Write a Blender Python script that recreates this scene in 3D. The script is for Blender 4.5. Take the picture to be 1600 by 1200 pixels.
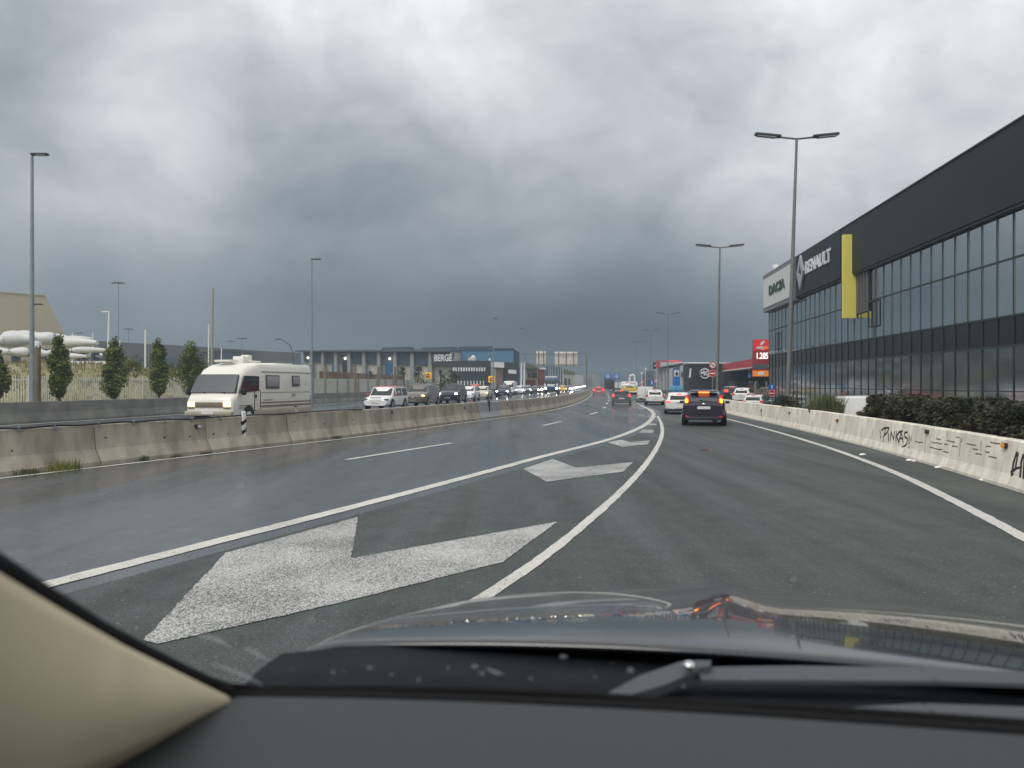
import bpy, bmesh, math, random
from mathutils import Vector, Matrix
R = math.radians
SC = bpy.context.scene
COL = SC.collection
for o_ in list(bpy.data.objects): bpy.data.objects.remove(o_)

# ------------------------------------------------------------------ camera
F, CX, HZ, HC = 1202.0, 800.0, 601.0, 1.65       # photograph pixels, eye height in metres
cam_d = bpy.data.cameras.new('camera'); cam = bpy.data.objects.new('camera', cam_d); COL.objects.link(cam)
cam_d.sensor_width = 36.0; cam_d.lens = 36.0*F/1600.0
cam_d.clip_start = 0.05; cam_d.clip_end = 9000
cam.location = (0, 0, HC); cam.rotation_euler = (R(90) + math.atan(1.0/F), 0, 0)
cam_d.dof.use_dof = True; cam_d.dof.focus_distance = 45.0; cam_d.dof.aperture_fstop = 4.2
SC.camera = cam

# ------------------------------------------------------------------ light, sky, exposure
SUN_EL, SUN_AZ = 50.0, 222.0                       # high, behind the car
W = bpy.data.worlds.new('World'); SC.world = W; W.use_nodes = True
def build_sky():
    nt = W.node_tree; nt.nodes.clear(); N = nt.nodes.new; L = nt.links.new
    def math_(op, a, b=None, c=None, clamp=False):
        n = N('ShaderNodeMath'); n.operation = op; n.use_clamp = clamp
        for i, v in enumerate((a, b, c)):
            if v is None: continue
            if hasattr(v, 'is_linked'): L(v, n.inputs[i])
            else: n.inputs[i].default_value = v
        return n.outputs[0]
    tc = N('ShaderNodeTexCoord'); nrm = N('ShaderNodeVectorMath'); nrm.operation = 'NORMALIZE'
    L(tc.outputs['Generated'], nrm.inputs[0]); D = nrm.outputs[0]
    sp = N('ShaderNodeSeparateXYZ'); L(D, sp.inputs[0]); dx, dy, dz = sp.outputs
    zc = math_('MAXIMUM', dz, 0.0)
    # cloud layer seen in perspective
    den = math_('ADD', zc, 0.40)
    cb = N('ShaderNodeCombineXYZ'); L(math_('DIVIDE', dx, den), cb.inputs[0]); L(math_('DIVIDE', dy, den), cb.inputs[1])
    def noise(scale, detail, rough, dist, off):
        mp = N('ShaderNodeMapping'); mp.inputs['Location'].default_value = off; mp.inputs['Scale'].default_value = (1, 1, 1.5)
        L(D, mp.inputs[0])
        n = N('ShaderNodeTexNoise'); n.inputs['Scale'].default_value = scale; n.inputs['Detail'].default_value = detail
        n.inputs['Roughness'].default_value = rough; n.inputs['Distortion'].default_value = dist
        L(mp.outputs[0], n.inputs['Vector']); return n.outputs[0]
    n1 = noise(3.4, 4, 0.48, 0.35, (3.1, 7.7, .4)); n2 = noise(7.5, 7, 0.52, 0.45, (1.3, 2.2, .7)); n3 = noise(21.0, 5, 0.55, 0.4, (5, 1, 0))
    # base brightness by height
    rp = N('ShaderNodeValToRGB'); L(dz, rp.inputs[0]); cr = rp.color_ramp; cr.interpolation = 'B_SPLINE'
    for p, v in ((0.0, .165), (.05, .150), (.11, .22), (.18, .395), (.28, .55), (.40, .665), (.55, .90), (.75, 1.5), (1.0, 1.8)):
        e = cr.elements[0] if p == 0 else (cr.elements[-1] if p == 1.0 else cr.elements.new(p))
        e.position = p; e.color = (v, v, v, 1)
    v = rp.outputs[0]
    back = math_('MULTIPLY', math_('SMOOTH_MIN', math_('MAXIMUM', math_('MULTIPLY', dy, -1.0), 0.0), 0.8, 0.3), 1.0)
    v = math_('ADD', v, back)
    def lobe(px, py, sig, amp, v):
        c = Vector(((px-CX)/F, 1.0, -(py-HZ)/F)).normalized()
        d = N('ShaderNodeVectorMath'); d.operation = 'DOT_PRODUCT'; L(D, d.inputs[0]); d.inputs[1].default_value = c
        s = sig/F
        e = math_('EXPONENT', math_('MULTIPLY', math_('SUBTRACT', d.outputs['Value'], 1.0), 1.0/(s*s)))
        return math_('MULTIPLY_ADD', e, amp, v)
    for a in LOBES: v = lobe(*a, v)
    # broken cloud structure
    s = math_('MULTIPLY_ADD', math_('SUBTRACT', n1, 0.5), 0.70, 1.0)
    s = math_('MULTIPLY_ADD', math_('SUBTRACT', n2, 0.5), 0.88, s)
    s = math_('MULTIPLY_ADD', math_('SUBTRACT', n3, 0.5), 0.20, s)
    low = math_('SMOOTH_MIN', math_('MULTIPLY', zc, 6.0), 1.0, 0.2)       # rain veil: no structure near the horizon
    s = math_('MULTIPLY_ADD', math_('SUBTRACT', s, 1.0), math_('MAXIMUM', low, 0.08), 1.0)
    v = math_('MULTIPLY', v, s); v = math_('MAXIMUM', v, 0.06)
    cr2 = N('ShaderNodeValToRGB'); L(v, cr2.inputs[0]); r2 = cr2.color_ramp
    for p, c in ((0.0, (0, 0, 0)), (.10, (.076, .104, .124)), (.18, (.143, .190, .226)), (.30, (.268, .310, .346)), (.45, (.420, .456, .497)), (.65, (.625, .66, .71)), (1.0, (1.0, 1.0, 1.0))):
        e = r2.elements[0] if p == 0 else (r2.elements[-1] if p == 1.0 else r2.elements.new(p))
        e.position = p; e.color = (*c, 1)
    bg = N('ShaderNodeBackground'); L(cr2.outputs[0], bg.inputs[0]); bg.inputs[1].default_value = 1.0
    sky = N('ShaderNodeTexSky'); sky.sky_type = 'NISHITA'; sky.sun_disc = False
    sky.sun_elevation = R(SUN_EL); sky.sun_rotation = R(SUN_AZ)
    hs = N('ShaderNodeHueSaturation'); hs.inputs['Saturation'].default_value = .3; L(sky.outputs[0], hs.inputs['Color'])
    b2 = N('ShaderNodeBackground'); L(hs.outputs[0], b2.inputs[0]); b2.inputs[1].default_value = 0.004   # what little blue leaks through the cloud
    ad = N('ShaderNodeAddShader'); L(bg.outputs[0], ad.inputs[0]); L(b2.outputs[0], ad.inputs[1])
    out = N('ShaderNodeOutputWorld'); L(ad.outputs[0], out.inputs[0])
# px, py, radius, amount
LOBES = [(50, 90, 110, -.34), (190, 150, 55, .22), (400, 270, 90, -.16), (480, 340, 90, -.06), (1150, 540, 120, -.05), (250, 470, 160, -.07), (600, 90, 80, -.08), (250, 205, 75, .16), (330, 330, 120, .08), (560, 60, 150, .10), (660, 40, 90, .14), (610, 285, 90, -.10), (420, 130, 70, -.05),
         (960, 30, 110, -.14), (1010, 240, 110, -.03), (1480, 140, 230, .12), (1230, 130, 110, .06), (1430, 300, 140, .05), (760, 200, 90, -.04), (800, 120, 90, .06),
         (1300, 340, 140, .06), (0, 480, 130, .05), (190, 500, 190, .10), (380, 540, 160, .06), (60, 300, 120, .08), (900, 520, 220, -.04), (120, 425, 60, -.09), (430, 430, 80, -.05), (720, 430, 90, -.04), (930, 420, 90, -.05), (860, 350, 60, .05)]
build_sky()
sun_d = bpy.data.lights.new('sun', 'SUN'); sun_d.energy = 1.5; sun_d.angle = R(25); sun_d.color = (1, .965, .91)
sun = bpy.data.objects.new('sun', sun_d); COL.objects.link(sun)
sun.rotation_euler = (R(90-SUN_EL), 0, R(180-SUN_AZ))
SC.view_settings.view_transform = 'Standard'; SC.view_settings.look = 'None'
SC.view_settings.exposure = 0.0; SC.view_settings.gamma = 1.0
SC.render.engine = 'CYCLES'
cy = SC.cycles
cy.use_denoising = True; cy.denoiser = 'OPENIMAGEDENOISE'
cy.max_bounces = 6; cy.diffuse_bounces = 2; cy.glossy_bounces = 4; cy.transmission_bounces = 4; cy.transparent_max_bounces = 8
cy.caustics_reflective = False; cy.caustics_refractive = False; cy.sample_clamp_indirect = 4.0

# ------------------------------------------------------------------ helpers
def gp(px, py, z=0.0):                      # the point of the ground (height z) seen at a pixel
    Z = F*(HC-z)/(py-HZ); return Vector(((px-CX)*Z/F, Z, z))
def at(px, py, Z):                          # the point at depth Z seen at a pixel
    return Vector(((px-CX)*Z/F, Z, HC-(py-HZ)*Z/F))

def mat(name, col, rough=.6, metal=0., var=.12, scale=2., bump=0., bscale=30., world=False, spec=.5, coat=0., coat_r=.03, ior=1.45,
        col2=None, thr=None, stretch=(1, 1, 1), rvar=0., emit=None, es=0.):
    m = bpy.data.materials.new(name); m.use_nodes = True; nt = m.node_tree; N = nt.nodes.new; L = nt.links.new
    b = nt.nodes['Principled BSDF']
    b.inputs['Roughness'].default_value = rough; b.inputs['Metallic'].default_value = metal
    b.inputs['Specular IOR Level'].default_value = spec; b.inputs['IOR'].default_value = ior
    b.inputs['Coat Weight'].default_value = coat; b.inputs['Coat Roughness'].default_value = coat_r
    if world: src = N('ShaderNodeNewGeometry').outputs['Position']
    else: src = N('ShaderNodeTexCoord').outputs['Object']
    mp = N('ShaderNodeMapping'); mp.inputs['Scale'].default_value = stretch; L(src, mp.inputs[0])
    n = N('ShaderNodeTexNoise'); n.inputs['Scale'].default_value = scale; n.inputs['Detail'].default_value = 6; L(mp.outputs[0], n.inputs['Vector'])
    r = N('ShaderNodeValToRGB'); L(n.outputs[0], r.inputs[0])
    c2 = col2 or tuple(min(1, c*(1+var)) for c in col); c1 = tuple(c*(1-var) for c in col) if col2 is None else col
    lo, hi = thr or (.3, .7)
    r.color_ramp.elements[0].position = lo; r.color_ramp.elements[0].color = (*c1, 1)
    r.color_ramp.elements[1].position = hi; r.color_ramp.elements[1].color = (*c2, 1)
    L(r.outputs[0], b.inputs['Base Color'])
    if rvar:
        mr = N('ShaderNodeMapRange'); L(n.outputs[0], mr.inputs[0]); mr.inputs[1].default_value = .3; mr.inputs[2].default_value = .7
        mr.inputs[3].default_value = max(.02, rough-rvar); mr.inputs[4].default_value = min(1, rough+rvar); L(mr.outputs[0], b.inputs['Roughness'])
    if bump:
        nb = N('ShaderNodeTexNoise'); nb.inputs['Scale'].default_value = bscale; nb.inputs['Detail'].default_value = 4; L(src, nb.inputs['Vector'])
        bp = N('ShaderNodeBump'); bp.inputs['Strength'].default_value = bump; bp.inputs['Distance'].default_value = .02
        L(nb.outputs[0], bp.inputs['Height']); L(bp.outputs[0], b.inputs['Normal'])
    if emit: b.inputs['Emission Color'].default_value = (*emit, 1); b.inputs['Emission Strength'].default_value = es
    return m

class MB:
    def __init__(s): s.v = []; s.f = []; s.sm = []
    def add(s, vs, fs, smooth=False):
        k = len(s.v); s.v += [tuple(v) for v in vs]; s.f += [[i+k for i in f] for f in fs]; s.sm += [smooth]*len(fs); return s
    def box(s, c, d, rz=0., m=None, bev=0.):
        x, y, z = d[0]/2, d[1]/2, d[2]/2
        if bev:
            b = min(bev, x*.9, y*.9, z*.9); vs = []; 
            bm = bmesh.new(); bmesh.ops.create_cube(bm, size=1); bmesh.ops.scale(bm, vec=(d[0], d[1], d[2]), verts=bm.verts)
            bmesh.ops.bevel(bm, geom=bm.edges[:], offset=b, segments=2, affect='EDGES', profile=.5)
            bm.verts.index_update(); vs = [v.co.copy() for v in bm.verts]; fs = [[v.index for v in f.verts] for f in bm.faces]; bm.free()
        else:
            vs = [Vector(p) for p in ((-x,-y,-z),(x,-y,-z),(x,y,-z),(-x,y,-z),(-x,-y,z),(x,-y,z),(x,y,z),(-x,y,z))]
            fs = [[3,2,1,0],[4,5,6,7],[0,1,5,4],[1,2,6,5],[2,3,7,6],[3,0,4,7]]
        M = m if m is not None else Matrix.Rotation(rz, 4, 'Z')
        return s.add([M @ v + Vector(c) for v in vs], fs, bool(bev))
    def hexa(s, a, b):                        # two rings of n points
        n = len(a); fs = [list(range(n))[::-1], [n+i for i in range(n)]]
        fs += [[i, (i+1) % n, n+(i+1) % n, n+i] for i in range(n)]
        return s.add(list(a)+list(b), fs)
    def tube(s, pts, r, n=8, cap=True):
        pts = [Vector(p) for p in pts]; rs = r if isinstance(r, (list, tuple)) else [r]*len(pts); rings = []
        for i, p in enumerate(pts):
            t = (pts[min(i+1, len(pts)-1)]-pts[max(i-1, 0)]).normalized()
            u = t.cross(Vector((0, 0, 1)) if abs(t.z) < .95 else Vector((1, 0, 0))).normalized(); w = u.cross(t)
            rings.append([p+(u*math.cos(2*math.pi*k/n)+w*math.sin(2*math.pi*k/n))*rs[i] for k in range(n)])
        vs = [p for q in rings for p in q]; fs = []
        for i in range(len(rings)-1):
            fs += [[i*n+k, i*n+(k+1) % n, (i+1)*n+(k+1) % n, (i+1)*n+k] for k in range(n)]
        if cap: fs += [list(range(n))[::-1], [(len(rings)-1)*n+k for k in range(n)]]
        return s.add(vs, fs, True)
    def disc(s, c, r, h, axis='Y', n=24, r2=None):     # a short cylinder along an axis
        a = {'X': Vector((1,0,0)), 'Y': Vector((0,1,0)), 'Z': Vector((0,0,1))}[axis] if isinstance(axis, str) else Vector(axis).normalized()
        c = Vector(c); return s.tube([c-a*h/2, c+a*h/2], [r, r if r2 is None else r2], n)
    def prism(s, pts, d, ax=1):                # 2-D outline (x,z) pushed along y from d[0] to d[1]
        if ax == 1: A = [Vector((p[0], d[0], p[1])) for p in pts]; B = [Vector((p[0], d[1], p[1])) for p in pts]
        elif ax == 2: A = [Vector((p[0], p[1], d[0])) for p in pts]; B = [Vector((p[0], p[1], d[1])) for p in pts]
        else: A = [Vector((d[0], p[0], p[1])) for p in pts]; B = [Vector((d[1], p[0], p[1])) for p in pts]
        return s.hexa(A, B)
    def loft(s, rings, closed=True, caps=True, smooth=True):
        n = len(rings[0]); vs = [p for r in rings for p in r]; fs = []; e = n if closed else n-1
        for i in range(len(rings)-1):
            fs += [[i*n+k, i*n+(k+1) % n, (i+1)*n+(k+1) % n, (i+1)*n+k] for k in range(e)]
        if caps and closed: fs += [list(range(n))[::-1], [(len(rings)-1)*n+k for k in range(n)]]
        return s.add(vs, fs, smooth)
    def ball(s, c, r, n=10, m=7):
        c = Vector(c); r = Vector(r) if not isinstance(r, (int, float)) else Vector((r, r, r)); rings = []
        for j in range(m+1):
            a = math.pi*(j/m-.5); q = max(math.cos(a), .02)
            rings.append([c+Vector((r.x*q*math.cos(2*math.pi*k/n), r.y*q*math.sin(2*math.pi*k/n), r.z*math.sin(a))) for k in range(n)])
        return s.loft(rings)
    def build(s, name, m, parent=None, loc=None, rz=0., angle=40, fix=True):
        me = bpy.data.meshes.new(name); me.from_pydata(s.v, [], s.f); me.update()
        if fix and len(s.f) < 20000:
            bm = bmesh.new(); bm.from_mesh(me); bmesh.ops.recalc_face_normals(bm, faces=bm.faces); bm.to_mesh(me); bm.free()
        me.polygons.foreach_set('use_smooth', s.sm)
        if any(s.sm): me.set_sharp_from_angle(angle=R(angle))
        if m: me.materials.append(m)
        o = bpy.data.objects.new(name, me); COL.objects.link(o)
        if parent is not None: o.parent = parent
        if loc is not None: o.location = loc
        o.rotation_euler.z = rz
        return o

def tag(o, label=None, cat=None, group=None, kind=None):
    if label: o['label'] = label
    if cat: o['category'] = cat
    if group: o['group'] = group
    if kind: o['kind'] = kind
    return o
def thing(name, label, cat, loc=(0, 0, 0), rz=0., group=None):
    o = bpy.data.objects.new(name, None); COL.objects.link(o); o.empty_display_size = .2
    o.location = loc; o.rotation_euler.z = rz
    return tag(o, label, cat, group)
KIDS = {}
def copy_tree(o, parent=None):
    c = o.copy(); COL.objects.link(c); c.parent = parent
    for ch in o.children: copy_tree(ch, c)
    return c
def text(s, size, off=0., ext=.01, sx=1., shear=0.):
    cu = bpy.data.curves.new('lettering', 'FONT'); cu.body = s; cu.size = size; cu.offset = off; cu.extrude = ext; cu.shear = shear
    cu.align_x = 'CENTER'; cu.align_y = 'CENTER'; cu.resolution_u = 3
    t = bpy.data.objects.new('lettering', cu); COL.objects.link(t)
    dg = bpy.context.evaluated_depsgraph_get(); me = bpy.data.meshes.new_from_object(t.evaluated_get(dg))
    bpy.data.objects.remove(t); b = MB()      # stand it up: text x -> x, text y -> z, faces -y
    b.add([Vector((v.co.x*sx, -v.co.z, v.co.y)) for v in me.vertices], [list(p.vertices) for p in me.polygons]); bpy.data.meshes.remove(me)
    return b
def shift(b, d, rz=0.):
    M = Matrix.Rotation(rz, 4, 'Z'); b.v = [tuple(M @ Vector(v)+Vector(d)) for v in b.v]; return b
def pchip(kn):
    xs = [k[0] for k in kn]; ys = [k[1] for k in kn]; n = len(xs)
    dl = [(ys[i+1]-ys[i])/(xs[i+1]-xs[i]) for i in range(n-1)]
    t = [dl[0]]+[(dl[i-1]*(xs[i+1]-xs[i])+dl[i]*(xs[i]-xs[i-1]))/(xs[i+1]-xs[i-1]) for i in range(1, n-1)]+[dl[-1]]
    def f(x):
        if x <= xs[0]: return ys[0]+t[0]*(x-xs[0])
        if x >= xs[-1]: return ys[-1]+t[-1]*(x-xs[-1])
        i = max(j for j in range(n-1) if xs[j] <= x); h = xs[i+1]-xs[i]; u = (x-xs[i])/h
        return ((2*u**3-3*u*u+1)*ys[i]+(u**3-2*u*u+u)*h*t[i]+(-2*u**3+3*u*u)*ys[i+1]+(u**3-u*u)*h*t[i+1])
    return f
# lines of the road: sideways position as a function of the distance ahead
LA = pchip([(-40, -29.5), (0, -14.3), (13.5, -9.0), (18.6, -7.0), (24.2, -4.85), (33.6, -2.0), (43.1, 1.0), (52.2, 3.1), (69.6, 6.0), (100, 10.0), (143.7, 15.0), (300, 31.5), (1200, 126)])
LB = pchip([(-40, -23), (0, -6.45), (6.28, -3.86), (9.7, -2.42), (13.6, -.85), (17.25, .55), (22.8, 2.8), (29.2, 4.83), (36, 6.5), (41.3, 7.6), (50.9, 9.1), (59.6, 10.05), (80, 12.6), (100, 15.2), (143, 20.5), (300, 37.5), (1200, 132)])
LC = pchip([(-40, -18), (0, -2.4), (5.82, -.27), (7.13, .22), (9.5, .98), (13.3, 2.08), (18.4, 3.38), (25.4, 4.95), (33.6, 6.5), (40.5, 7.65)])
LD = pchip([(-40, -12), (0, 2.9), (8.3, 5.52), (11.1, 6.32), (13.5, 6.96), (17.9, 7.88), (24, 8.85), (30, 9.6), (35.7, 10.2), (60, 13.2), (100, 18.6), (143, 24), (300, 41), (1200, 136)])
LR = pchip([(-40, -10.5), (0, 4.9), (11.74, 7.81), (13.9, 8.25), (16.95, 8.85), (21.7, 9.6), (25.9, 10.2), (30.75, 10.8), (38.9, 11.7), (60, 14.4), (100, 19.8), (300, 42)])
LF = pchip([(-40, -50), (30, -21.6), (45, -18.9), (65, -17.2), (85, -14), (125, -5.5), (165, 1.2), (300, 16), (1200, 108)])     # far edge of the other carriageway
def slope(f, Z): return (f(Z+.5)-f(Z-.5))
# ------------------------------------------------------------------ shared materials
ASPH = (.072, .078, .078)
def wet_road(name, base, rough, wet, worn=None, thr=None, bump=.25, streak=(1, 1, 1)):
    """asphalt with grain, patches, standing water; worn = colour of old paint left in the grain"""
    m = bpy.data.materials.new(name); m.use_nodes = True; nt = m.node_tree; N = nt.nodes.new; L = nt.links.new
    b = nt.nodes['Principled BSDF']; pos = N('ShaderNodeNewGeometry').outputs['Position']
    def noise(sc, det=4, st=None, r=.55):
        v = pos
        if st:
            mp = N('ShaderNodeMapping'); mp.inputs['Scale'].default_value = st; mp.inputs['Rotation'].default_value = (0, 0, R(16)); L(pos, mp.inputs[0]); v = mp.outputs[0]
        n = N('ShaderNodeTexNoise'); n.inputs['Scale'].default_value = sc; n.inputs['Detail'].default_value = det; n.inputs['Roughness'].default_value = r; L(v, n.inputs['Vector']); return n.outputs[0]
    def ramp(x, a, ca, c, cc):
        r = N('ShaderNodeValToRGB'); L(x, r.inputs[0]); e = r.color_ramp.elements; e[0].position = a; e[1].position = c
        e[0].color = (*ca, 1); e[1].color = (*cc, 1); return r.outputs[0]
    def mix(fac, a, c, mode='MIX'):
        x = N('ShaderNodeMix'); x.data_type = 'RGBA'; x.blend_type = mode
        if hasattr(fac, 'is_linked'): L(fac, x.inputs[0])
        else: x.inputs[0].default_value = fac
        L(a, x.inputs[6]); L(c, x.inputs[7]); return x.outputs[2]
    big = noise(.35, 5, (1.6, .25, 1)); fine = noise(55, 3); fleck = noise(150, 2)
    c = ramp(big, .3, tuple(x*.84 for x in base), .7, tuple(x*1.14 for x in base))
    c = mix(.85, c, ramp(fine, .3, (.35,)*3, .7, (1.7,)*3), 'MULTIPLY')
    c = mix(.6, c, ramp(noise(24, 4, None, .65), .34, (.66,)*3, .66, (1.34,)*3), 'MULTIPLY')
    sp = noise(23, 2); c = mix(ramp(sp, .665, (0,)*3, .70, (.62,)*3), c, ramp(fleck, .3, (.16, .16, .155), .7, (.34, .34, .33)))
    if not worn:
        vo = N('ShaderNodeTexVoronoi'); vo.feature = 'DISTANCE_TO_EDGE'; vo.inputs['Scale'].default_value = .42
        wv = N('ShaderNodeVectorMath'); wv.operation = 'ADD'; nz = N('ShaderNodeTexNoise'); nz.inputs['Scale'].default_value = 1.1; nz.inputs['Detail'].default_value = 5; L(pos, nz.inputs['Vector'])
        sc_ = N('ShaderNodeVectorMath'); sc_.operation = 'SCALE'; sc_.inputs['Scale'].default_value = 1.3; L(nz.outputs['Color'], sc_.inputs[0]); L(pos, wv.inputs[0]); L(sc_.outputs[0], wv.inputs[1]); L(wv.outputs[0], vo.inputs['Vector'])
        c = mix(ramp(vo.outputs['Distance'], .002, (.22,)*3, .007, (0,)*3), c, ramp(fine, 0, (.02,)*3, 1, (.03,)*3))
        c = mix(.8, c, ramp(noise(2.6, 5, None, .6), .32, (.80,)*3, .68, (1.2,)*3), 'MULTIPLY')
        c = mix(.9, c, ramp(noise(.55, 3, (3.2, .16, 1)), .36, (.80,)*3, .66, (1.16,)*3), 'MULTIPLY')
    if worn:
        g = noise(85, 3, None, .7); g2 = noise(.9, 4)
        k = N('ShaderNodeMath'); k.operation = 'MULTIPLY_ADD'; L(g2, k.inputs[0]); k.inputs[1].default_value = .28; L(g, k.inputs[2])
        c = mix(ramp(k.outputs[0], thr[0], (0,)*3, thr[1], (1,)*3), c, ramp(fine, .3, tuple(x*.86 for x in worn), .7, worn))
    L(c, b.inputs['Base Color'])
    rr = N('ShaderNodeMapRange'); L(noise(.5, 5, (2.2, .18, 1)), rr.inputs[0]); rr.inputs[1].default_value = .35; rr.inputs[2].default_value = .65
    rr.inputs[3].default_value = max(.05, rough-wet); rr.inputs[4].default_value = min(1, rough+wet); L(rr.outputs[0], b.inputs['Roughness'])
    b.inputs['IOR'].default_value = 1.36
    bp = N('ShaderNodeBump'); bp.inputs['Strength'].default_value = bump; bp.inputs['Distance'].default_value = .012; L(fine, bp.inputs['Height']); L(bp.outputs[0], b.inputs['Normal'])
    return m
M = {}
M['road_wet'] = wet_road('wet asphalt', (.067, .073, .079), .20, .10, bump=.06)
M['road_dry'] = wet_road('damp asphalt', (.051, .061, .0575), .56, .10, bump=.5)
M['lot'] = wet_road('car park asphalt', (.075, .08, .08), .5, .12)
M['paint'] = wet_road('road paint', (.10, .105, .10), .5, .08, (.66, .645, .595), (.50, .60), bump=.5)
M['paint_worn'] = wet_road('worn road paint', (.06, .065, .063), .5, .08, (.60, .60, .58), (.575, .70), bump=.6)
M['conc_l'] = mat('weathered concrete', (.36, .325, .265), .85, var=.34, scale=2.4, stretch=(1, 1, .4), bump=.35, bscale=18)
M['conc_r'] = mat('pale concrete', (.75, .70, .60), .8, var=.22, scale=3.4, stretch=(1, 1, .3), bump=.3, bscale=15)
M['conc_f'] = mat('grey parapet concrete', (.17, .17, .155), .85, var=.25, scale=1.2, bump=.3)
M['conc_new'] = mat('pale new concrete', (.33, .34, .34), .7, var=.1)
M['black'] = mat('black rubber', (.012, .012, .013), .6, var=.2)
M['galv'] = mat('galvanised steel', (.26, .29, .31), .5, .35, var=.12, scale=4)
M['pole_g'] = mat('grey painted steel', (.19, .195, .185), .55, .2, var=.12, scale=3)
M['lamp_d'] = mat('dark lamp housing', (.045, .05, .055), .45)
M['lamp_glass'] = mat('lamp lens', (.45, .46, .47), .25, var=.05)
M['white'] = mat('white paint', (.78, .78, .76), .4, var=.04)
M['steel_w'] = mat('white coated steel', (.62, .64, .62), .5, var=.08)
M['wood'] = mat('old timber', (.20, .165, .115), .85, var=.3, scale=6, stretch=(4, 4, .4))
M['bark'] = mat('bark', (.10, .085, .065), .9, var=.3, scale=8)
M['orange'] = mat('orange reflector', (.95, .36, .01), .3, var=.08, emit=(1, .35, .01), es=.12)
M['grey_refl'] = mat('reflector glass', (.6, .62, .63), .25, var=.08)
M['grass'] = mat('dry grass', (.29, .25, .13), .95, col2=(.17, .165, .07), thr=(.35, .68), scale=.9, world=True, bump=.6, bscale=5)
M['field'] = mat('distant ground', (.10, .105, .085), .95, var=.3, scale=.05, world=True)
def leafmat(n, a, b, sc=1.3): return mat(n, a, .6, col2=b, thr=(.36, .66), scale=sc, spec=.3)
M['leaf'] = leafmat('hornbeam leaves', (.055, .085, .024), (.20, .235, .07))
M['leaf_y'] = leafmat('yellow green leaves', (.09, .11, .02), (.24, .25, .06))
M['leaf_d'] = leafmat('dark hedge leaves', (.028, .032, .017), (.082, .076, .044), 2.2)
M['leaf_p'] = leafmat('palm leaves', (.03, .05, .02), (.09, .12, .05))
M['leaf_g'] = leafmat('grass blades', (.07, .09, .03), (.19, .19, .09))
M['amber'] = mat('amber lamp', (.9, .4, .02), .3, emit=(1, .40, .02), es=2.6)
M['brake'] = mat('red brake lamp', (.8, .03, .02), .3, emit=(1, .05, .035), es=3.2)
M['brake_o'] = mat('orange red brake lamp', (.9, .15, .03), .3, emit=(1, .20, .04), es=4.0)
M['tail'] = mat('red lamp glass', (.42, .02, .02), .2, emit=(1, .05, .05), es=.25)
M['head'] = mat('lit headlamp', (.9, .88, .8), .2, emit=(1, .93, .76), es=36.)
M['head_w'] = mat('lit white headlamp', (.9, .9, .9), .2, emit=(.95, .98, 1), es=36.)
M['head_y'] = mat('lit yellow headlamp', (.9, .7, .3), .2, emit=(1, .74, .30), es=3.0)
M['lens'] = mat('headlamp glass', (.10, .105, .11), .12, spec=.7)
M['chrome'] = mat('chrome', (.6, .6, .6), .18, 1.)
M['car_glass'] = mat('tinted car glass', (.016, .02, .022), .06, spec=.7, ior=1.5)
M['car_glass_p'] = mat('pale reflecting glass', (.05, .056, .06), .12, spec=.8, ior=1.6)
M['plastic'] = mat('dark plastic', (.03, .031, .033), .55, var=.15)
M['tyre'] = mat('tyre rubber', (.02, .02, .021), .75, var=.2)
M['rim'] = mat('alloy rim', (.38, .39, .40), .35, .7)
M['plate'] = mat('number plate', (.72, .72, .70), .4, var=.06, scale=14)

# ------------------------------------------------------------------ ground, roads, markings
def zlist(a, b):
    z = a; o = []
    while z < b: o.append(z); z += max(.8, abs(z)*.035)
    o.append(b); return o
def strip(f0, f1, a, b, z, name, m, kind='structure'):
    q = MB(); zs = zlist(a, b)
    q.add([(f(Z) if f is f0 else f(Z), Z, z) for Z in zs for f in (f0, f1)], [[2*i, 2*i+1, 2*i+3, 2*i+2] for i in range(len(zs)-1)])
    o = q.build(name, m, fix=False); o['kind'] = kind; return o
q = MB(); q.add([(-4000, -1500, -.62), (4000, -1500, -.62), (4000, 6000, -.62), (-4000, 6000, -.62)], [[0, 1, 2, 3]])
tag(q.build('ground', M['field'], fix=False), kind='structure')
strip(LF, lambda z: LA(z)-.6, -30, 1200, -.004, 'oncoming_carriageway', M['road_wet'])
strip(lambda z: LA(z)-.6, lambda z: LB(z)+.42, -30, 1200, 0, 'main_carriageway', M['road_wet'])
strip(lambda z: LB(z)+.42, lambda z: LR(z)+.05, -30, 300, .0, 'slip_road', M['road_dry'])
strip(lambda z: LR(z)+.05, lambda z: LR(z)+9+z*.02, -30, 300, -.45, 'car_park', M['lot'])
q = MB(); zs = zlist(-30, 300)
q.add([(LR(Z)+.05, Z, zz) for Z in zs for zz in (0, -.6)], [[2*i, 2*i+1, 2*i+3, 2*i+2] for i in range(len(zs)-1)])
tag(q.build('road_edge_kerb', M['conc_l'], fix=False), kind='structure')
q = MB(); q.add([(9+.11*25, -30, -.47), (90, -30, -.47), (90, 300, -.47), (14, 300, -.47)], [[0, 1, 2, 3]]); tag(q.build('forecourt', M['lot'], fix=False), kind='structure')
jr = random.Random(31)
def line(f, w, a, b, name='edge_line', m='paint', z=.006, edges=None):
    q = MB(); pts = []; zs = [v for v in zlist(a, b) if v < 3]; v = 3.
    while v < 40: zs.append(v); v += .09+v*.006
    zs += [v for v in zlist(a, b) if v > 40]
    zs = [v for v in zs if a <= v < b]+[b]
    for Z in zs:
        s = slope(f, Z); n = 1/math.sqrt(1+s*s); j = .0045 if Z < 40 else .003; pts += [(f(Z)-w/2/n+jr.gauss(0, j), Z, z), (f(Z)+w/2/n+jr.gauss(0, j), Z, z)]
    q.add(pts, [[2*i, 2*i+1, 2*i+3, 2*i+2] for i in range(len(zs)-1)])
    return tag(q.build(name, M[m], fix=False), kind='structure')
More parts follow.
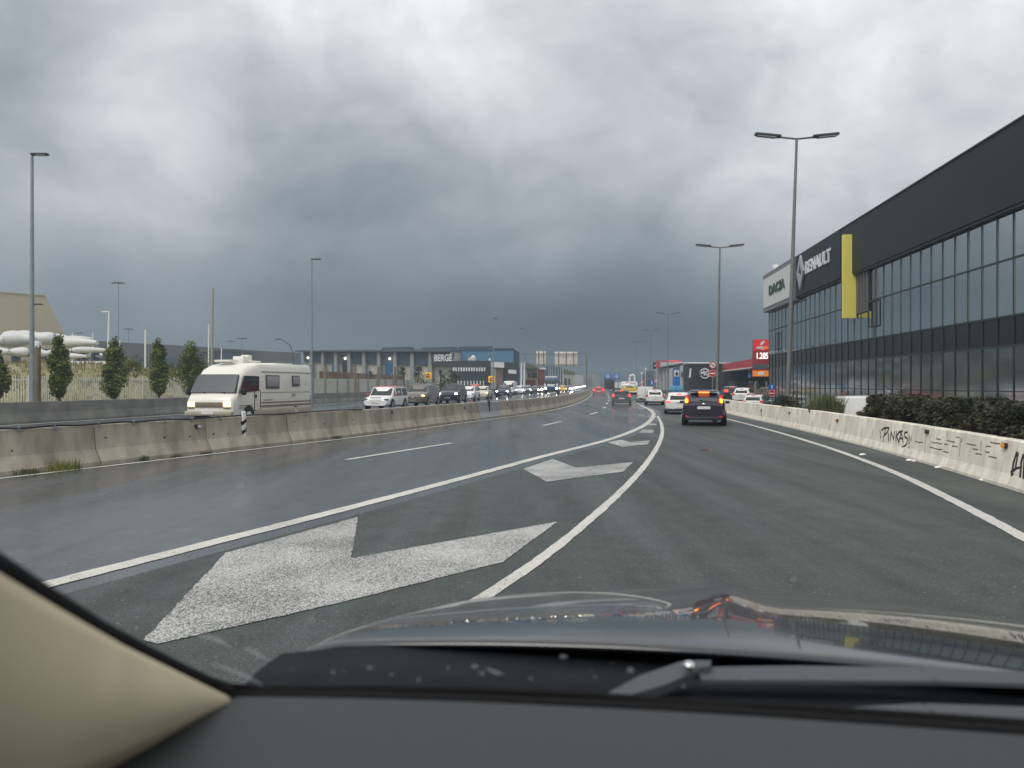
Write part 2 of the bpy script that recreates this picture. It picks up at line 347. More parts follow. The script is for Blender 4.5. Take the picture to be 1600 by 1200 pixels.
line(LA, .14, -20, 700)
line(LB, .22, -20, 62); line(LC, .125, -20, 40.3); line(LD, .17, -20, 300)
line(lambda z: LF(z)+1.0, .16, -20, 700)
dash = MB(); 
def mid(z): return (LA(z)+LB(z))/2
segs = [(16.9, 21.7), (31, 34.4), (42.4, 46), (53.6, 57.5)]+[(65+12*i, 69.5+12*i) for i in range(40)]
for k, (f, sg) in enumerate(((mid, segs), (LB, [(65+9*i, 68+9*i) for i in range(30)]), (lambda z: LA(z)-5.2, [(10+12*i, 14.5+12*i) for i in range(45)]), (lambda z: LA(z)-8.8, [(14+12*i, 18.5+12*i) for i in range(45)]))):
    for a, b in sg:
        pts = []; zs = [a+(b-a)*t/4 for t in range(5)]
        for Z in zs: pts += [(f(Z)-.08, Z, .006), (f(Z)+.08, Z, .006)]
        dash.add(pts, [[2*i, 2*i+1, 2*i+3, 2*i+2] for i in range(4)])
tag(dash.build('lane_line', M['paint'], fix=False), kind='structure')
CHEV = [[(225, 1000), (352, 864), (559, 807.5), (549, 872), (871, 815), (785, 878), (540, 939), (245, 1006)],
        [(817, 732.5), (864, 717), (900.5, 730.5), (989, 722), (973, 737), (854, 752.5)],
        [(949, 691), (970.6, 687), (984, 690.3), (1015.6, 688), (1013, 694), (972.5, 698.3)],
        [(999, 676.2), (1003, 671.3), (1022, 671.3), (1020.5, 676.2)], [(1013, 664.5), (1015, 662), (1026, 662), (1026, 664.5)]]
for c in CHEV:
    g_ = [gp(x, y, .006) for x, y in c]; P = []
    for a_, b_ in zip(g_, g_[1:]+g_[:1]):
        n_ = max(1, int((b_-a_).length/.07)); P += [a_.lerp(b_, i/n_)+Vector((jr.gauss(0, .005), jr.gauss(0, .005), 0)) for i in range(n_)]
    q = MB(); q.add(P, [list(range(len(P)))[::-1]])
    tag(q.build('gore_chevron', M['paint_worn'], fix=False), kind='structure')
# hill and bank
def heights(name, m, x0, x1, y0, y1, nx, ny, fn, kind='structure'):
    q = MB(); q.add([(x0+(x1-x0)*i/nx, y0+(y1-y0)*j/ny, fn(x0+(x1-x0)*i/nx, y0+(y1-y0)*j/ny)) for j in range(ny+1) for i in range(nx+1)],
          [[j*(nx+1)+i, j*(nx+1)+i+1, (j+1)*(nx+1)+i+1, (j+1)*(nx+1)+i] for j in range(ny) for i in range(nx)], True)
    return tag(q.build(name, m, fix=False, angle=80), kind=kind)
rn = random.Random(4)
def sst(a, b, x): t = max(0, min(1, (x-a)/(b-a))); return t*t*(3-2*t)
bumps = [(rn.uniform(-90, -15), rn.uniform(44, 110), rn.uniform(2, 5), rn.uniform(-.3, .35)) for _ in range(60)]
def bank(x, y):
    e = -slope_axis(x, y)
    h = .1+3.9*sst(49, 77, y-.2*(x+30)*0)*(1-.35*sst(-48, -30, x)) 
    h *= 1-sst(-30, -22, x+(y-60)*.12)
    for bx, by, r, a in bumps: h += a*math.exp(-((x-bx)**2+(y-by)**2)/r/r)*min(1, h)
    return h-.25
def slope_axis(x, y): return 0
heights('grass_bank', M['grass'], -120, -14, 36, 135, 70, 50, bank)
M['hill'] = mat('far wooded hill', (.03, .045, .04), .95, var=.35, scale=.02, world=True, bump=.5, bscale=.2)
def hill(x, y):
    h = 26*math.exp(-((x-150)/170)**2)+8*math.sin(x*.021+1)+5*math.sin(x*.053)+3*math.sin(x*.13)+10*math.exp(-((x-40)/60)**2)
    return max(-1, (h-4)*math.sin(max(0, min(1, (y-900)/500))*math.pi))
heights('hills', M['hill'], -700, 1400, 900, 1400, 90, 12, hill)
# ------------------------------------------------------------------ concrete barriers, one object per precast segment
def jersey(L, h=.82, wb=.29, wt=.085, toe=.08, knee=.33, wk=.15):
    prof = [(-wb, 0), (wb, 0), (wb, toe), (wk, knee), (wt, h-.02), (wt-.02, h), (-wt+.02, h), (-wt, h-.02), (-wk, knee), (-wb, toe)]
    q = MB(); q.prism(prof, (.012, L-.012), 0); return q          # length along local x, road side is local -y
def along(f, off, z0, z1, L):
    """points every L metres along a road line moved sideways by off"""
    out = []; Z = z0
    while Z < z1:
        s = slope(f, Z); n = math.sqrt(1+s*s); p = Vector((f(Z)+off/n, Z-off*s/n, 0)); Z2 = Z+L/n
        s2 = slope(f, Z2); n2 = math.sqrt(1+s2*s2); p2 = Vector((f(Z2)+off/n2, Z2-off*s2/n2, 0))
        out.append((p, p2)); Z = Z2
    return out
def seg_place(o, p, p2, flip=False):
    d = p2-p; o.location = p; o.rotation_euler.z = math.atan2(d.y, d.x)
LEFT = []
src = None
for k, (p, p2) in enumerate(along(LA, -.55, 1.2, 170, 3.1)):
    if src is None:
        src = o = jersey(3.1).build('barrier_segment', M['conc_l'])
    else: o = src.copy(); COL.objects.link(o)
    seg_place(o, p, p2); tag(o, 'weathered grey concrete barrier segment in the row along the median', 'barrier', 'barrier segments along the median'); LEFT.append(o)
src = None
for k, (p, p2) in enumerate(along(LA, -.55, 171, 620, 18)):
    if src is None: src = o = jersey(18).build('barrier_segment', M['conc_l'])
    else: o = src.copy(); COL.objects.link(o)
    seg_place(o, p, p2); tag(o, 'far grey concrete barrier segment where the median fades into the rain', 'barrier', 'far barrier segments of the median')
RIGHT = []; src = None
for k, (p, p2) in enumerate(along(LR, .22, 4.2, 74, 2.75)):
    if src is None: src = o = jersey(2.75, .76, .26, .10, .05, .22, .19).build('barrier_segment', M['conc_r'])
    else: o = src.copy(); COL.objects.link(o)
    seg_place(o, p, p2); tag(o, 'stained cream concrete barrier segment in the row beside the slip road', 'barrier', 'barrier segments beside the slip road'); RIGHT.append(o)
FAR = []; src = None
for k, (p, p2) in enumerate(along(LF, -.3, 12, 170, 6.2)):
    if src is None: src = o = jersey(6.2, .90, .34, .10, .06, .42, .17).build('barrier_segment', M['conc_f'])
    else: o = src.copy(); COL.objects.link(o)
    seg_place(o, p, p2); tag(o, 'dark grey parapet segment in the row on the far side of the opposite lanes', 'barrier', 'parapet segments beyond the opposite lanes'); FAR.append(o)
def nearest(row, X, Y):
    return min(row, key=lambda o: ((o.location.x+.5*math.cos(o.rotation_euler.z)*o.dimensions.x-X)**2+(o.location.y+.5*math.sin(o.rotation_euler.z)*o.dimensions.x-Y)**2))
def to_local(o, w):
    c, s = math.cos(o.rotation_euler.z), math.sin(o.rotation_euler.z); d = Vector(w)-o.location
    return Vector((d.x*c+d.y*s, -d.x*s+d.y*c, d.z))
def hit_face(row, px, py, side, yo, tilt):
    """where the sight line of a pixel meets a segment's road face (y = side*(yo - tilt*z)): (segment, x along it, height)"""
    best = None
    for o in row:
        c, s = math.cos(o.rotation_euler.z), math.sin(o.rotation_euler.z); e = to_local(o, (0, 0, HC)); r = Vector(((px-CX)/F, 1, -(py-HZ)/F))
        d = Vector((r.x*c+r.y*s, -r.x*s+r.y*c, r.z)); t = (side*(yo-tilt*HC)-e.y)/(d.y+side*tilt*d.z)
        p = e+d*t
        if t > 0 and -.01 <= p.x <= o['len']+.01 and (best is None or t < best[0]): best = (t, o, p.x, p.z)
    return best[1:] if best else None
for row, l in ((LEFT, 3.1), (RIGHT, 2.75), (FAR, 6.2)):
    for o in row: o['len'] = l
bpy.context.view_layer.update()
# right row: upper face from (y=.19, z=.22) to (y=.10, z=.74): the road is on its local +y side (row runs away from us, road to the left)
RF = (1, .228, .173)
def on_right(px, py): return hit_face(RIGHT, px, py, *RF)
def face_y(z): return RF[1]-RF[2]*z
RIGHT_LABELS = {}
def relabel(o, t): o['label'] = t; 
for px, py, lit in ((1572, 696, 1), (1309, 657, 1), (1234, 645, 1), (1190, 641.5, 1), (1450, 674.5, 0)):
    h = on_right(px, py)
    if not h: continue
    o, lx, lz = h; q = MB(); q.box((lx, face_y(lz)+.025, lz), (.15, .05, .085), bev=.008); b = q.build('reflector_housing', M['plastic'], o)
    if lit:
        q = MB(); q.box((lx, face_y(lz)+.056, lz), (.12, .014, .072), bev=.006); q.build('lens', M['orange'], b)
# graffiti strokes on the barrier
M['spray'] = mat('black spray paint', (.035, .034, .036), .6, var=.5, scale=14)
M['stain_p'] = mat('pale dirt', (.50, .46, .38), .9, var=.3, scale=12)
M['scuff'] = mat('dark scuff', (.20, .165, .13), .9, var=.4, scale=18)
def strokes(name, lines, w, m):
    by = {}
    for ln in lines:
        ww = w
        if isinstance(ln[0], (int, float)): ww, ln = ln[0], ln[1]
        hs = [on_right(*p) for p in ln]
        if any(h is None for h in hs): continue
        o = hs[0][0]; pts = []
        for p, h in zip(ln, hs):
            wx = h[0].matrix_world @ Vector((h[1], face_y(h[2]), h[2])); l = to_local(o, wx); pts.append(Vector((l.x, face_y(l.z)+.005, l.z)))
        q = by.setdefault(o.name, (o, MB()))[1]
        for a, b in zip(pts[:-1], pts[1:]):
            d = (b-a); n = Vector((-d.z, 0, d.x)); n = n.normalized()*ww/2 if n.length > 1e-6 else Vector((0, 0, ww/2)); e = d.normalized()*ww*.25
            A = [a-e+n, b+e+n, b+e-n, a-e-n]; q.hexa([v for v in A], [v+Vector((0, -.004, 0)) for v in A])
    return [q.build(name, m, o) for o, q in by.values()]
P_ = lambda *a: list(a)
G = [ # PINKAS! in the photograph's pixels
 [(1375, 672), (1375.5, 678)], [(1375.5, 681), (1376, 684)],
 [(1379.5, 692), (1381, 682), (1384, 670)], (.05, [(1378, 672), (1383, 668.5), (1389, 668.5), (1387, 675), (1381.5, 681)]),
 [(1388, 678), (1388.5, 689)], [(1391.5, 688), (1392.5, 675), (1396.5, 687), (1397.5, 674)],
 [(1400, 689), (1400.5, 674)], [(1406, 674), (1401, 682), (1404.5, 690)],
 (.05, [(1400, 684), (1404, 676), (1410, 673.5)]), [(1404, 692), (1408, 676), (1411.5, 691)], [(1405.5, 685.5), (1411, 685)],
 (.045, [(1418, 675.5), (1413.5, 676), (1414, 683), (1418, 685.5), (1417, 694), (1411.5, 698.5), (1409, 699)]),
 (.055, [(1420.6, 680), (1420.4, 693)]), (.05, [(1420.4, 697.5), (1420.3, 701)]), [(1423.5, 683), (1423.5, 689)]]
strokes('graffiti', G, .042, M['spray'])
G2 = [(.055, [(1589, 707), (1584, 722), (1580, 745)]), (.05, [(1591, 708), (1587, 730)]), (.05, [(1580, 738), (1588, 732), (1596, 731)]), (.06, [(1599, 711), (1596, 722), (1594, 745)]), (.06, [(1602, 700), (1599, 748)]), (.05, [(1580, 747), (1583, 740)])]
strokes('graffiti', G2, .05, M['spray'])
sc = [[(x, y), (x+l, y+l*.13+d)] for x, y, l, d in ((1456, 690.5, 9, 0), (1466, 692, 6, .5), (1476, 694.5, 5, 0), (1453, 699, 8, 1), (1462, 701, 10, 0), (1474, 705, 8, .6), (1480, 688, 12, 1.2), (1488, 697, 8, 0), (1494, 682.5, 5, .3),
      (1511, 693, 14, 1), (1520, 701, 8, .5), (1525, 709, 9, 0), (1541, 697, 7, 0), (1545, 713, 12, 1), (1548, 691, 14, .5), (1463, 685, 7, 0), (1430, 689, 12, 1), (1540, 706, 6, 0))]
rs_ = random.Random(2); strokes('scuff_mark', [[(a[0], a[1]), ((a[0]+b[0])/2, (a[1]+b[1])/2+rs_.uniform(-1, 1)), (b[0], b[1])] for a, b in sc], .022, M['scuff'])
strokes('stain', [(rs_.uniform(.03, .10), [(x, y), (x-rs_.uniform(-1, 2), y+rs_.uniform(5, 13))]) for x, y in ((1166, 640), (1175, 645), (1203, 650), (1246, 655), (1268, 658), (1296, 664), (1322, 668), (1341, 690), (1364, 672), (1405, 700), (1437, 705), (1471, 722), (1516, 725), (1533, 690), (1556, 740), (1590, 760))], .05, M['stain_p'])
sc = [[(1447, 680), (1445.5, 697), (1444, 721)], [(1501.5, 684), (1499, 712)], [(1480.5, 676), (1480, 683)], [(1504, 686), (1502, 691)]]
strokes('crack', sc, .012, M['scuff'])
M['rust'] = mat('brown stain', (.27, .21, .15), .9, var=.4, scale=9)
strokes('stain', [(.10, [(1152, 642), (1151, 650)]), (.09, [(1140, 638), (1139, 645)]), (.16, [(1190, 640), (1189, 652)]), (.06, [(1214, 654), (1212, 663)])], .1, M['rust'])
for o in RIGHT:
    n = sorted({c.name.split('.')[0] for c in o.children})
    if 'graffiti' in n and 'reflector_housing' in n: o['label'] = 'cream barrier segment with an orange reflector and cut-off black graffiti'
    elif 'graffiti' in n: o['label'] = 'cream barrier segment sprayed with black graffiti lettering below the hedge'
# second graffiti segment must not share the words
gs = [o for o in RIGHT if 'sprayed' in o['label']]
for o, t in zip(gs[1:], ('cream barrier segment carrying the end of the graffiti word', 'cream barrier segment at the frame edge with thick black graffiti strokes')): o['label'] = t
rs = [o for o in RIGHT if 'graffiti' not in o['label'] and any(c.name.startswith('reflector') and c.children for c in o.children)]
for o, t in zip(sorted(rs, key=lambda o: o.location.y), ('cream barrier segment with an orange reflector below the white van', 'cream barrier segment with an orange reflector past the tall grass', 'stained cream barrier segment with the farthest orange reflector')): o['label'] = t

# left median: cable, reflectors, delineator
pts = []; ca = [(-60, 676), (0, 671), (30, 669.8), (60, 668.8), (86, 667.5), (120, 667), (155, 664.7), (190, 662.7), (210, 661.3), (235, 659.8), (258, 658), (297, 655.5), (340, 654), (383, 651.5), (430, 649), (480, 646), (530, 644), (566, 641.8)]
tops = []
for o in LEFT: tops.append((o.matrix_world @ Vector((0, .085, .86)), o))
def on_top(px, zz=.845):
    best = None; r = (px-CX)/F
    for o in LEFT:
        a = o.matrix_world @ Vector((0, -.10, zz)); b = o.matrix_world @ Vector((3.1, -.10, zz)); d = b-a
        t = (r*a.y-a.x)/(d.x-r*d.y)
        if -.005 <= t <= 1.005: return a+d*t, o, t*3.1
    return None
cab = [on_top(px) for px, py in ca]; cab = [c[0]+Vector((0, 0, .012*math.sin(i*2.1))) for i, c in enumerate(cab) if c]
c0 = MB().tube(cab, .022, 6).build('cable', M['black']); tag(c0, 'black cable clipped along the top of the median wall', 'cable')
for px in (30, 86, 155, 209, 258, 300, 345):
    h = on_top(px)
    if h: MB().box((0, 0, -.02), (.035, .06, .09)).build('cable_clip', M['galv'], c0, h[0], 0)
LFc = (-1, .15+.33*.13, .13)          # upper face towards us: local y negative
for px, py in ((308, 666), (613, 643.5), (726, 637.2), (793, 632), (833, 628.5)):
    h = hit_face(LEFT, px, py, -1, .193, .133)
    if not h: continue
    o, lx, lz = h; y = -(.193-.133*lz); q = MB(); q.box((lx, y-.02, lz), (.16, .05, .095), bev=.008); b = q.build('reflector_housing', M['plastic'], o)
    q = MB(); q.box((lx+.02, y-.05, lz), (.10, .012, .07)); q.build('lens', M['grey_refl'], b)
    o['label'] = {308: 'grey median segment with a reflector left of the striped delineator', 613: 'grey median segment with a reflector in front of the white and red car', 726: 'grey median segment with a reflector just before the pale gap piece'}.get(px, 'far median segment with a small white reflector')
    if px in (793, 833): o['group'] = 'reflector segments far along the median'
h = on_top(381); d0 = thing('delineator_post', 'white delineator post with black bands hung on the median wall', 'delineator', h[0]+Vector((.02, -.06, -.62)), h[1].rotation_euler.z)
MB().box((0, 0, .38), (.13, .05, .72), bev=.02).build('post', M['white'], d0)
for z, dz in ((.20, .10), (.44, .10)): MB().hexa([Vector((-.068, y, z-.06)) for y in (-.03, .03)]+[Vector((.068, y, z+.02)) for y in (.03, -.03)], [Vector((-.068, y, z-.06+dz)) for y in (-.03, .03)]+[Vector((.068, y, z+.02+dz)) for y in (.03, -.03)]).build('band', M['black'], d0)
MB().box((-.0, -.03, .30), (.05, .012, .08)).build('reflector', M['grey_refl'], d0)
g = on_top(765); g[1].data = g[1].data.copy(); g[1].data.materials[0] = M['conc_new']; g[1]['label'] = 'pale new gap piece in the weathered median wall'; g[1]['group'] = ''; del g[1]['group']
MB().box((1.5, -.10, .5), (.07, .14, .74)).build('joint_plate', M['plastic'], g[1])
# dark gaps and chips on the near faces
rn = random.Random(9)
M['chip'] = mat('dark chip', (.07, .065, .055), .95, var=.3)
for o in LEFT[2:22]:
    q = MB()
    for _ in range(3):
        x, z = rn.uniform(.2, 2.9), rn.uniform(.4, .74); y = -(.193-.133*z); q.ball((x, y+.004, z), (rn.uniform(.02, .06), .01, rn.uniform(.015, .04)), 7, 4)
    q.build('chip', M['chip'], o)

# ------------------------------------------------------------------ foliage
def leaves(clumps, n, size, seed, flat=.5, droop=0.):
    rn = random.Random(seed); q = MB(); W_ = [c[1][0]*c[1][1]*c[1][2] for c in clumps]
    for _ in range(n):
        c, r = rn.choices(clumps, W_)[0]
        while True:
            u = Vector((rn.uniform(-1, 1), rn.uniform(-1, 1), rn.uniform(-1, 1)))
            if .2 < u.length <= 1: break
        p = Vector(c)+Vector((u.x*r[0], u.y*r[1], u.z*r[2])); s = size*rn.uniform(.6, 1.4)
        a = Vector((rn.gauss(0, 1), rn.gauss(0, 1), rn.gauss(0, flat))).normalized(); b = a.cross(Vector((rn.gauss(0, 1), rn.gauss(0, 1), rn.gauss(0, 1)))).normalized()
        q.add([p-a*s, p+b*s*.45, p+a*s, p-b*s*.45], [[0, 1, 2, 3]])
    return q
def column_tree(px, ytop, ybot, w, Z, seed, label, m='leaf', grp='slim trees along the fence'):
    p = at(px, 630, Z); p.z = 0; H_ = HC-(ytop-HZ)*Z/F; h0 = max(.25, HC-(ybot-HZ)*Z/F); wr = w*Z/F/2*1.12; rn = random.Random(seed)
    t = thing('columnar_tree', label, 'tree', p, 0, grp)
    tr = MB().tube([(0, 0, -.3), (.02, 0, H_*.4), (-.02, .02, H_*.8)], [.07, .05, .015], 7)
    for k in range(7):
        a = rn.uniform(0, 6.3); z = h0+.2+k*.35
        tr.tube([(0, 0, z-.15), (wr*.6*math.cos(a), wr*.6*math.sin(a), z+.35)], [.022, .006], 5)
    tr.build('trunk', M['bark'], t)
    cl = []
    for k in range(64):
        u = (k+rn.random())/64; prof = (math.sin(min(1, u/.35)*1.57)**.7 if u < .35 else (1-(u-.35)/.68)**.75)*.9+.1
        a = rn.uniform(0, 6.3); r = wr*prof*rn.uniform(.2, 1.02)
        s = wr*(.16+.34*rn.random())*(.45+.55*prof)
        cl.append(((r*math.cos(a)*.8, r*math.sin(a)*.8, h0+(H_-h0)*u*.97), (s, s, s*1.5)))
    leaves(cl, 6500, .075, seed).build('crown', M[m], t, fix=False)
column_tree(-8, 542, 618, 38, 34, 1, 'slim tree at the left frame edge, mostly cut off')
column_tree(93, 523, 620, 35, 36, 2, 'slim upright tree just right of the tall left lamp post')
column_tree(178, 527, 618, 40, 43, 3, 'fullest slim tree, second right of the tall left lamp post')
column_tree(248, 529, 616, 34, 47, 4, 'pointed slim tree left of the bushy tree behind the motorhome')
column_tree(298, 540, 612, 52, 50, 5, 'broad dark tree half hidden behind the motorhome front')
def bush(name, label, cat, P, size, n, ls, m, seed, grp=None, lumps=9):
    t = thing(name, label, cat, P, 0, grp); rn = random.Random(seed)
    cl = [((rn.uniform(-.75, .75)*size[0], rn.uniform(-.75, .75)*size[1], size[2]*rn.uniform(.2, .8)), tuple(s*rn.uniform(.25, .45) for s in (size[0], size[1], size[2]))) for _ in range(lumps)]
    leaves(cl, n, ls, seed).build('foliage', M[m], t, fix=False)
    q = MB()
    for k in range(5): a = k*1.3; q.tube([(0, 0, -.2), (size[0]*.4*math.cos(a), size[1]*.4*math.sin(a), size[2]*.7)], [.03, .01], 5)
    q.build('stem', M['bark'], t)
    return t
bush('shrub', 'yellow green shrub on the grass bank between two slim trees', 'shrub', at(212, 588, 60), (1.3, 1.0, 1.5), 1500, .08, 'leaf_y', 11)
bush('shrub', 'low yellow green shrub beside the pointed slim tree', 'shrub', at(268, 590, 62), (.8, .8, 1.3), 900, .08, 'leaf_y', 12)
bush('shrub', 'dark dense shrub at the foot of the near double lamp', 'shrub', at(1236, 641, 31), (.45, .4, .62), 1300, .035, 'leaf_d', 13)
bush('shrub', 'small green shrub between dark shrub and tall grass', 'shrub', at(1262, 646, 30), (.5, .4, .45), 900, .03, 'leaf_p', 14)
# tall grass tuft by the white van
def tuft(name, label, cat, P, r, h, n, w, m, seed, grp=None):
    rn = random.Random(seed); q = MB()
    for _ in range(n):
        a = rn.uniform(0, 6.3); d = rn.random()**.7*r; p = Vector((d*math.cos(a), d*math.sin(a), 0)); hh = h*rn.uniform(.45, 1); l = Vector((rn.gauss(0, .18), rn.gauss(0, .18), 0))*hh*1.3
        t = Vector((rn.gauss(0, 1), rn.gauss(0, 1), 0)).normalized()*w
        q.add([p-t, p+t, p+l*.4+Vector((0, 0, hh*.6))+t*.7, p+l*.4+Vector((0, 0, hh*.6))-t*.7, p+l+Vector((0, 0, hh))], [[0, 1, 2, 3], [3, 2, 4]])
    o = q.build(name, M[m], None, P, fix=False); return tag(o, label, cat, grp)
tuft('tall_grass', 'clump of tall feathery grass left of the white van', 'grass clump', at(1291, 655, 27), .55, 1.05, 900, .012, 'leaf_g', 3)
def wall_foot(px):
    Z = min((z/20 for z in range(200, 700)), key=lambda z: abs((LA(z)-.22)/z*F+CX-px)); return Vector((LA(Z)-.20, Z, 0))
for i, (px, py, r, h, n, lab) in enumerate(((92, 729, .38, .26, 260, 'largest green weed tuft at the foot of the median wall'), (38, 739, .22, .14, 120, 'low weed tuft by the white line at far left'), (223, 716, .10, .16, 60, 'small dark weed in front of the median wall'), (320, 706, .16, .08, 70, 'tiny weed patch below the median reflector'), (527, 683.5, .16, .14, 70, 'weed at a median joint before the white and red car'), (275, 709.5, .14, .07, 60, 'thin weed patch between two median joints'))):
    tuft('weed', lab, 'weed', wall_foot(px), r, h, n, .006, 'leaf_p' if i else 'leaf_y', 20+i, 'weeds along the median wall')
# hedge behind the right barrier
hd = thing('hedge', 'long clipped brown green hedge behind the cream barrier', 'hedge', (0, 0, -.45)); rn = random.Random(77); cl = []
y = 9.0
while y < 22.6:
    x = LR(y)+.62
    for k in range(4):
        cl.append(((x+(rn.uniform(-.12, .75) if k < 2 else rn.uniform(-.16, .02)), y+rn.uniform(-.2, .2), (1.63+.02*math.sin(y*1.7)+.05*rn.random()) if k < 2 else rn.uniform(.85, 1.5)), (.22, .26, .17)))
    y += .3
leaves(cl, 46000, .042, 5).build('foliage', M['leaf_d'], hd, fix=False)
q = MB(); y = 9.0
while y < 22.4: x = LR(y)+.95; q.tube([(x, y, -.1), (x+rn.uniform(-.2, .2), y, 1.2)], [.03, .012], 5); q.box((x+.05, y, .80), (.42, .36, 1.25)); y += .4
q.build('branch', M['bark'], hd)
# litter
for i, (px, py, lab) in enumerate(((1348, 711.5, 'white scrap of paper lying nearest the slip road line'), (1421, 720, 'flat white scrap below the black barrier mark'), (1428, 721.5, 'smallest white scrap beside a flat scrap'), (1466, 731.5, 'rounded white scrap at the barrier foot'), (1538, 751, 'largest white scrap near the right frame edge'))):
    rn = random.Random(i); q = MB(); s = .05 if i == 2 else .085
    q.loft([[Vector((s*k*(1+.3*rn.random())*math.cos(a), .7*s*k*math.sin(a), zz+.012*rn.random())) for a in [j*.785 for j in range(8)]] for k, zz in ((1, .004), (.9, .02), (.45, .035), (.1, .04))], smooth=False)
    tag(q.build('paper_scrap', M['white'], None, gp(px, py), rz=.4), lab, 'litter', 'litter along the cream barrier')
q = MB().loft([[Vector((.10*k*math.cos(a), .14*k*math.sin(a), z)) for a in [j*.785 for j in range(8)]] for k, z in ((1, .004), (.8, .03), (.2, .05))], smooth=False)
M['redrag'] = mat('faded red rag', (.12, .062, .058), .9, var=.3, scale=12)
tag(q.build('rag', M['redrag'], None, gp(1101, 704)), 'small faded red rag lying on the slip road behind the purple car', 'rag')
# rough grass on the bank
rn = random.Random(55); q = MB()
for _ in range(2600):
    x, y = rn.uniform(-62, -24), rn.uniform(50, 82); z = bank(x, y); h = rn.uniform(.2, .65)
    for _k in range(3):
        a = rn.uniform(0, 6.3); t = Vector((math.cos(a), math.sin(a), 0))*.05; l = Vector((rn.gauss(0, .15), rn.gauss(0, .15), h)); p = Vector((x+rn.gauss(0, .15), y+rn.gauss(0, .15), z-.05)); q.add([p-t, p+t, p+l], [[0, 1, 2]])
M['leaf_b'] = leafmat('dead grass stems', (.12, .11, .045), (.29, .245, .12), .6)
tag(q.build('grass', M['leaf_b'], fix=False), 'rough dry grass on the bank below the white blades', None, None, 'stuff')
# ------------------------------------------------------------------ lamp posts
def lamp_single(px, ytop, Z, label, side=1, r=.10, mk='galv', z0=-.2, head=.75):
    p = at(px, 630, Z); p.z = z0; h = HC-(ytop-HZ)*Z/F-z0; t = thing('street_lamp', label, 'street lamp', p, 0, 'single-arm lamps on the left')
    MB().tube([(0, 0, 0), (0, 0, h*.5), (0, 0, h)], [r, r*.75, r*.5], 12).build('pole', M[mk], t)
    MB().tube([(0, 0, 0), (0, 0, 1.1)], [r*1.25, r*1.2], 12).build('pole_base', M[mk], t)
    hd = MB().box((side*head*.45, 0, h+.06), (head, .26, .09), bev=.035).build('lamp_head', M['lamp_d'], t)
    MB().box((side*head*.55, 0, h+.008), (head*.55, .2, .02)).build('lens', M['lamp_glass'], hd)
    return t
a = lamp_single(50, 243, 34, 'tallest left lamp post, nearest, with one dark head', r=.115)
lamp_single(487, 406, 61, 'single-arm lamp post rising behind the motorhome rear', r=.10)
lamp_single(771, 498, 115, 'thin lamp post before the blue roofed hall', r=.10)
lamp_single(813, 514, 136, 'faint lamp post beside the gantry leg', r=.10)
MB().box((.28, 0, 5.4), (.34, .08, .06)).build('bracket', M['lamp_d'], a)
def lamp_double(px, ytop, pxb, Z, label, span, r=.11):
    p = at(pxb, 635, Z); p.z = -.45; h = HC-(ytop-HZ)*Z/F+.45; top = Vector(((px-pxb)*Z/F, 0, h)); t = thing('street_lamp', label, 'street lamp', p, 0, 'double-arm lamps beside the slip road')
    MB().tube([(0, 0, 0), top*.5, top], [r, r*.78, r*.5], 12).build('pole', M['pole_g'], t)
    MB().tube([(0, 0, 0), top*.085], [r*1.35, r*1.3], 12).build('pole_base', M['pole_g'], t)
    for s in (-1, 1):
        a = MB().tube([top, top+Vector((s*span*.22, 0, .07)), top+Vector((s*span*.30, 0, .10))], .045, 8).build('arm', M['pole_g'], t)
        mrot = Matrix.Rotation(-s*.10, 4, 'Y')
        hd = MB().box(top+Vector((s*span*.40, 0, .16)), (span*.36, .30, .12), m=mrot, bev=.045).build('lamp_head', M['lamp_d'], t)
        MB().box(top+Vector((s*span*.42, 0, .095)), (span*.26, .24, .03), m=mrot).build('lens', M['lamp_glass'], hd)
lamp_double(1245, 217, 1229, 33.5, 'nearest and tallest double-arm lamp, in front of the dealership', 3.15)
lamp_double(1125, 387, 1120, 53, 'double-arm lamp post behind the purple car', 2.85)
lamp_double(1044, 491, 1043, 107, 'distant double-arm lamp left of the dark showroom', 2.9, .09)
lamp_double(1017, 517, 1016, 142, 'fainter double-arm lamp behind the white cars', 2.7, .08)
lamp_double(994, 535, 994, 190, 'faintest double-arm lamp above the yellow truck', 2.6, .08)
# curved arm lamp
p = at(459, 600, 170); p.z = -.4; t = thing('street_lamp', 'curved arm lamp left of the long blue and white hall', 'street lamp', p); h = HC-(532-HZ)*170/F
MB().tube([(0, 0, 0), (0, 0, h*.55), (-.15, 0, h*.8), (-.9, 0, h*.95), (-2.6, 0, h*1.05)], [.13, .11, .1, .09, .08], 8).build('pole', M['lamp_d'], t)
MB().box((-3.4, 0, h*1.06), (1.5, .5, .22), bev=.08).build('lamp_head', M['lamp_d'], t)
# slim masts over the yard
M['pil_m'] = mat('weathered mast', (.32, .28, .235), .8, var=.15)
def mast(px, y0, y1, w, Z, m, label, lean=0, head=False):
    p = at(px, y1, Z); h = (y1-y0)*Z/F; r = w*Z/F/2; t = MB().tube([(0, 0, -3), (0, 0, 0), (lean*Z/F, 0, h)], [r, r, r*.8], 8)
    if not head: return tag(t.build('mast', M[m], None, p), label, 'mast', 'masts over the yard')
    T = thing('mast', label, 'mast', p, 0, 'masts over the yard'); t.build('pole', M[m], T)
    b = MB()
    if head == 'T':
        b.box((0, 0, h), (1.9, 1.9, .3), bev=.1)
        for s in (-1, 1): b.box((s*1.3, 0, h-.05), (1.0, .6, .22), m=Matrix.Rotation(s*.2, 4, 'Y'))
    else: b.box((-.3, 0, h), (1.0, .3, .15))
    b.build('lamp_head', M['lamp_d'] if head == 'T' else M['white'], T); return T
mast(169, 487, 545, 3.0, 100, 'white', 'bright white mast with a small head above the blades', 1, 'L')
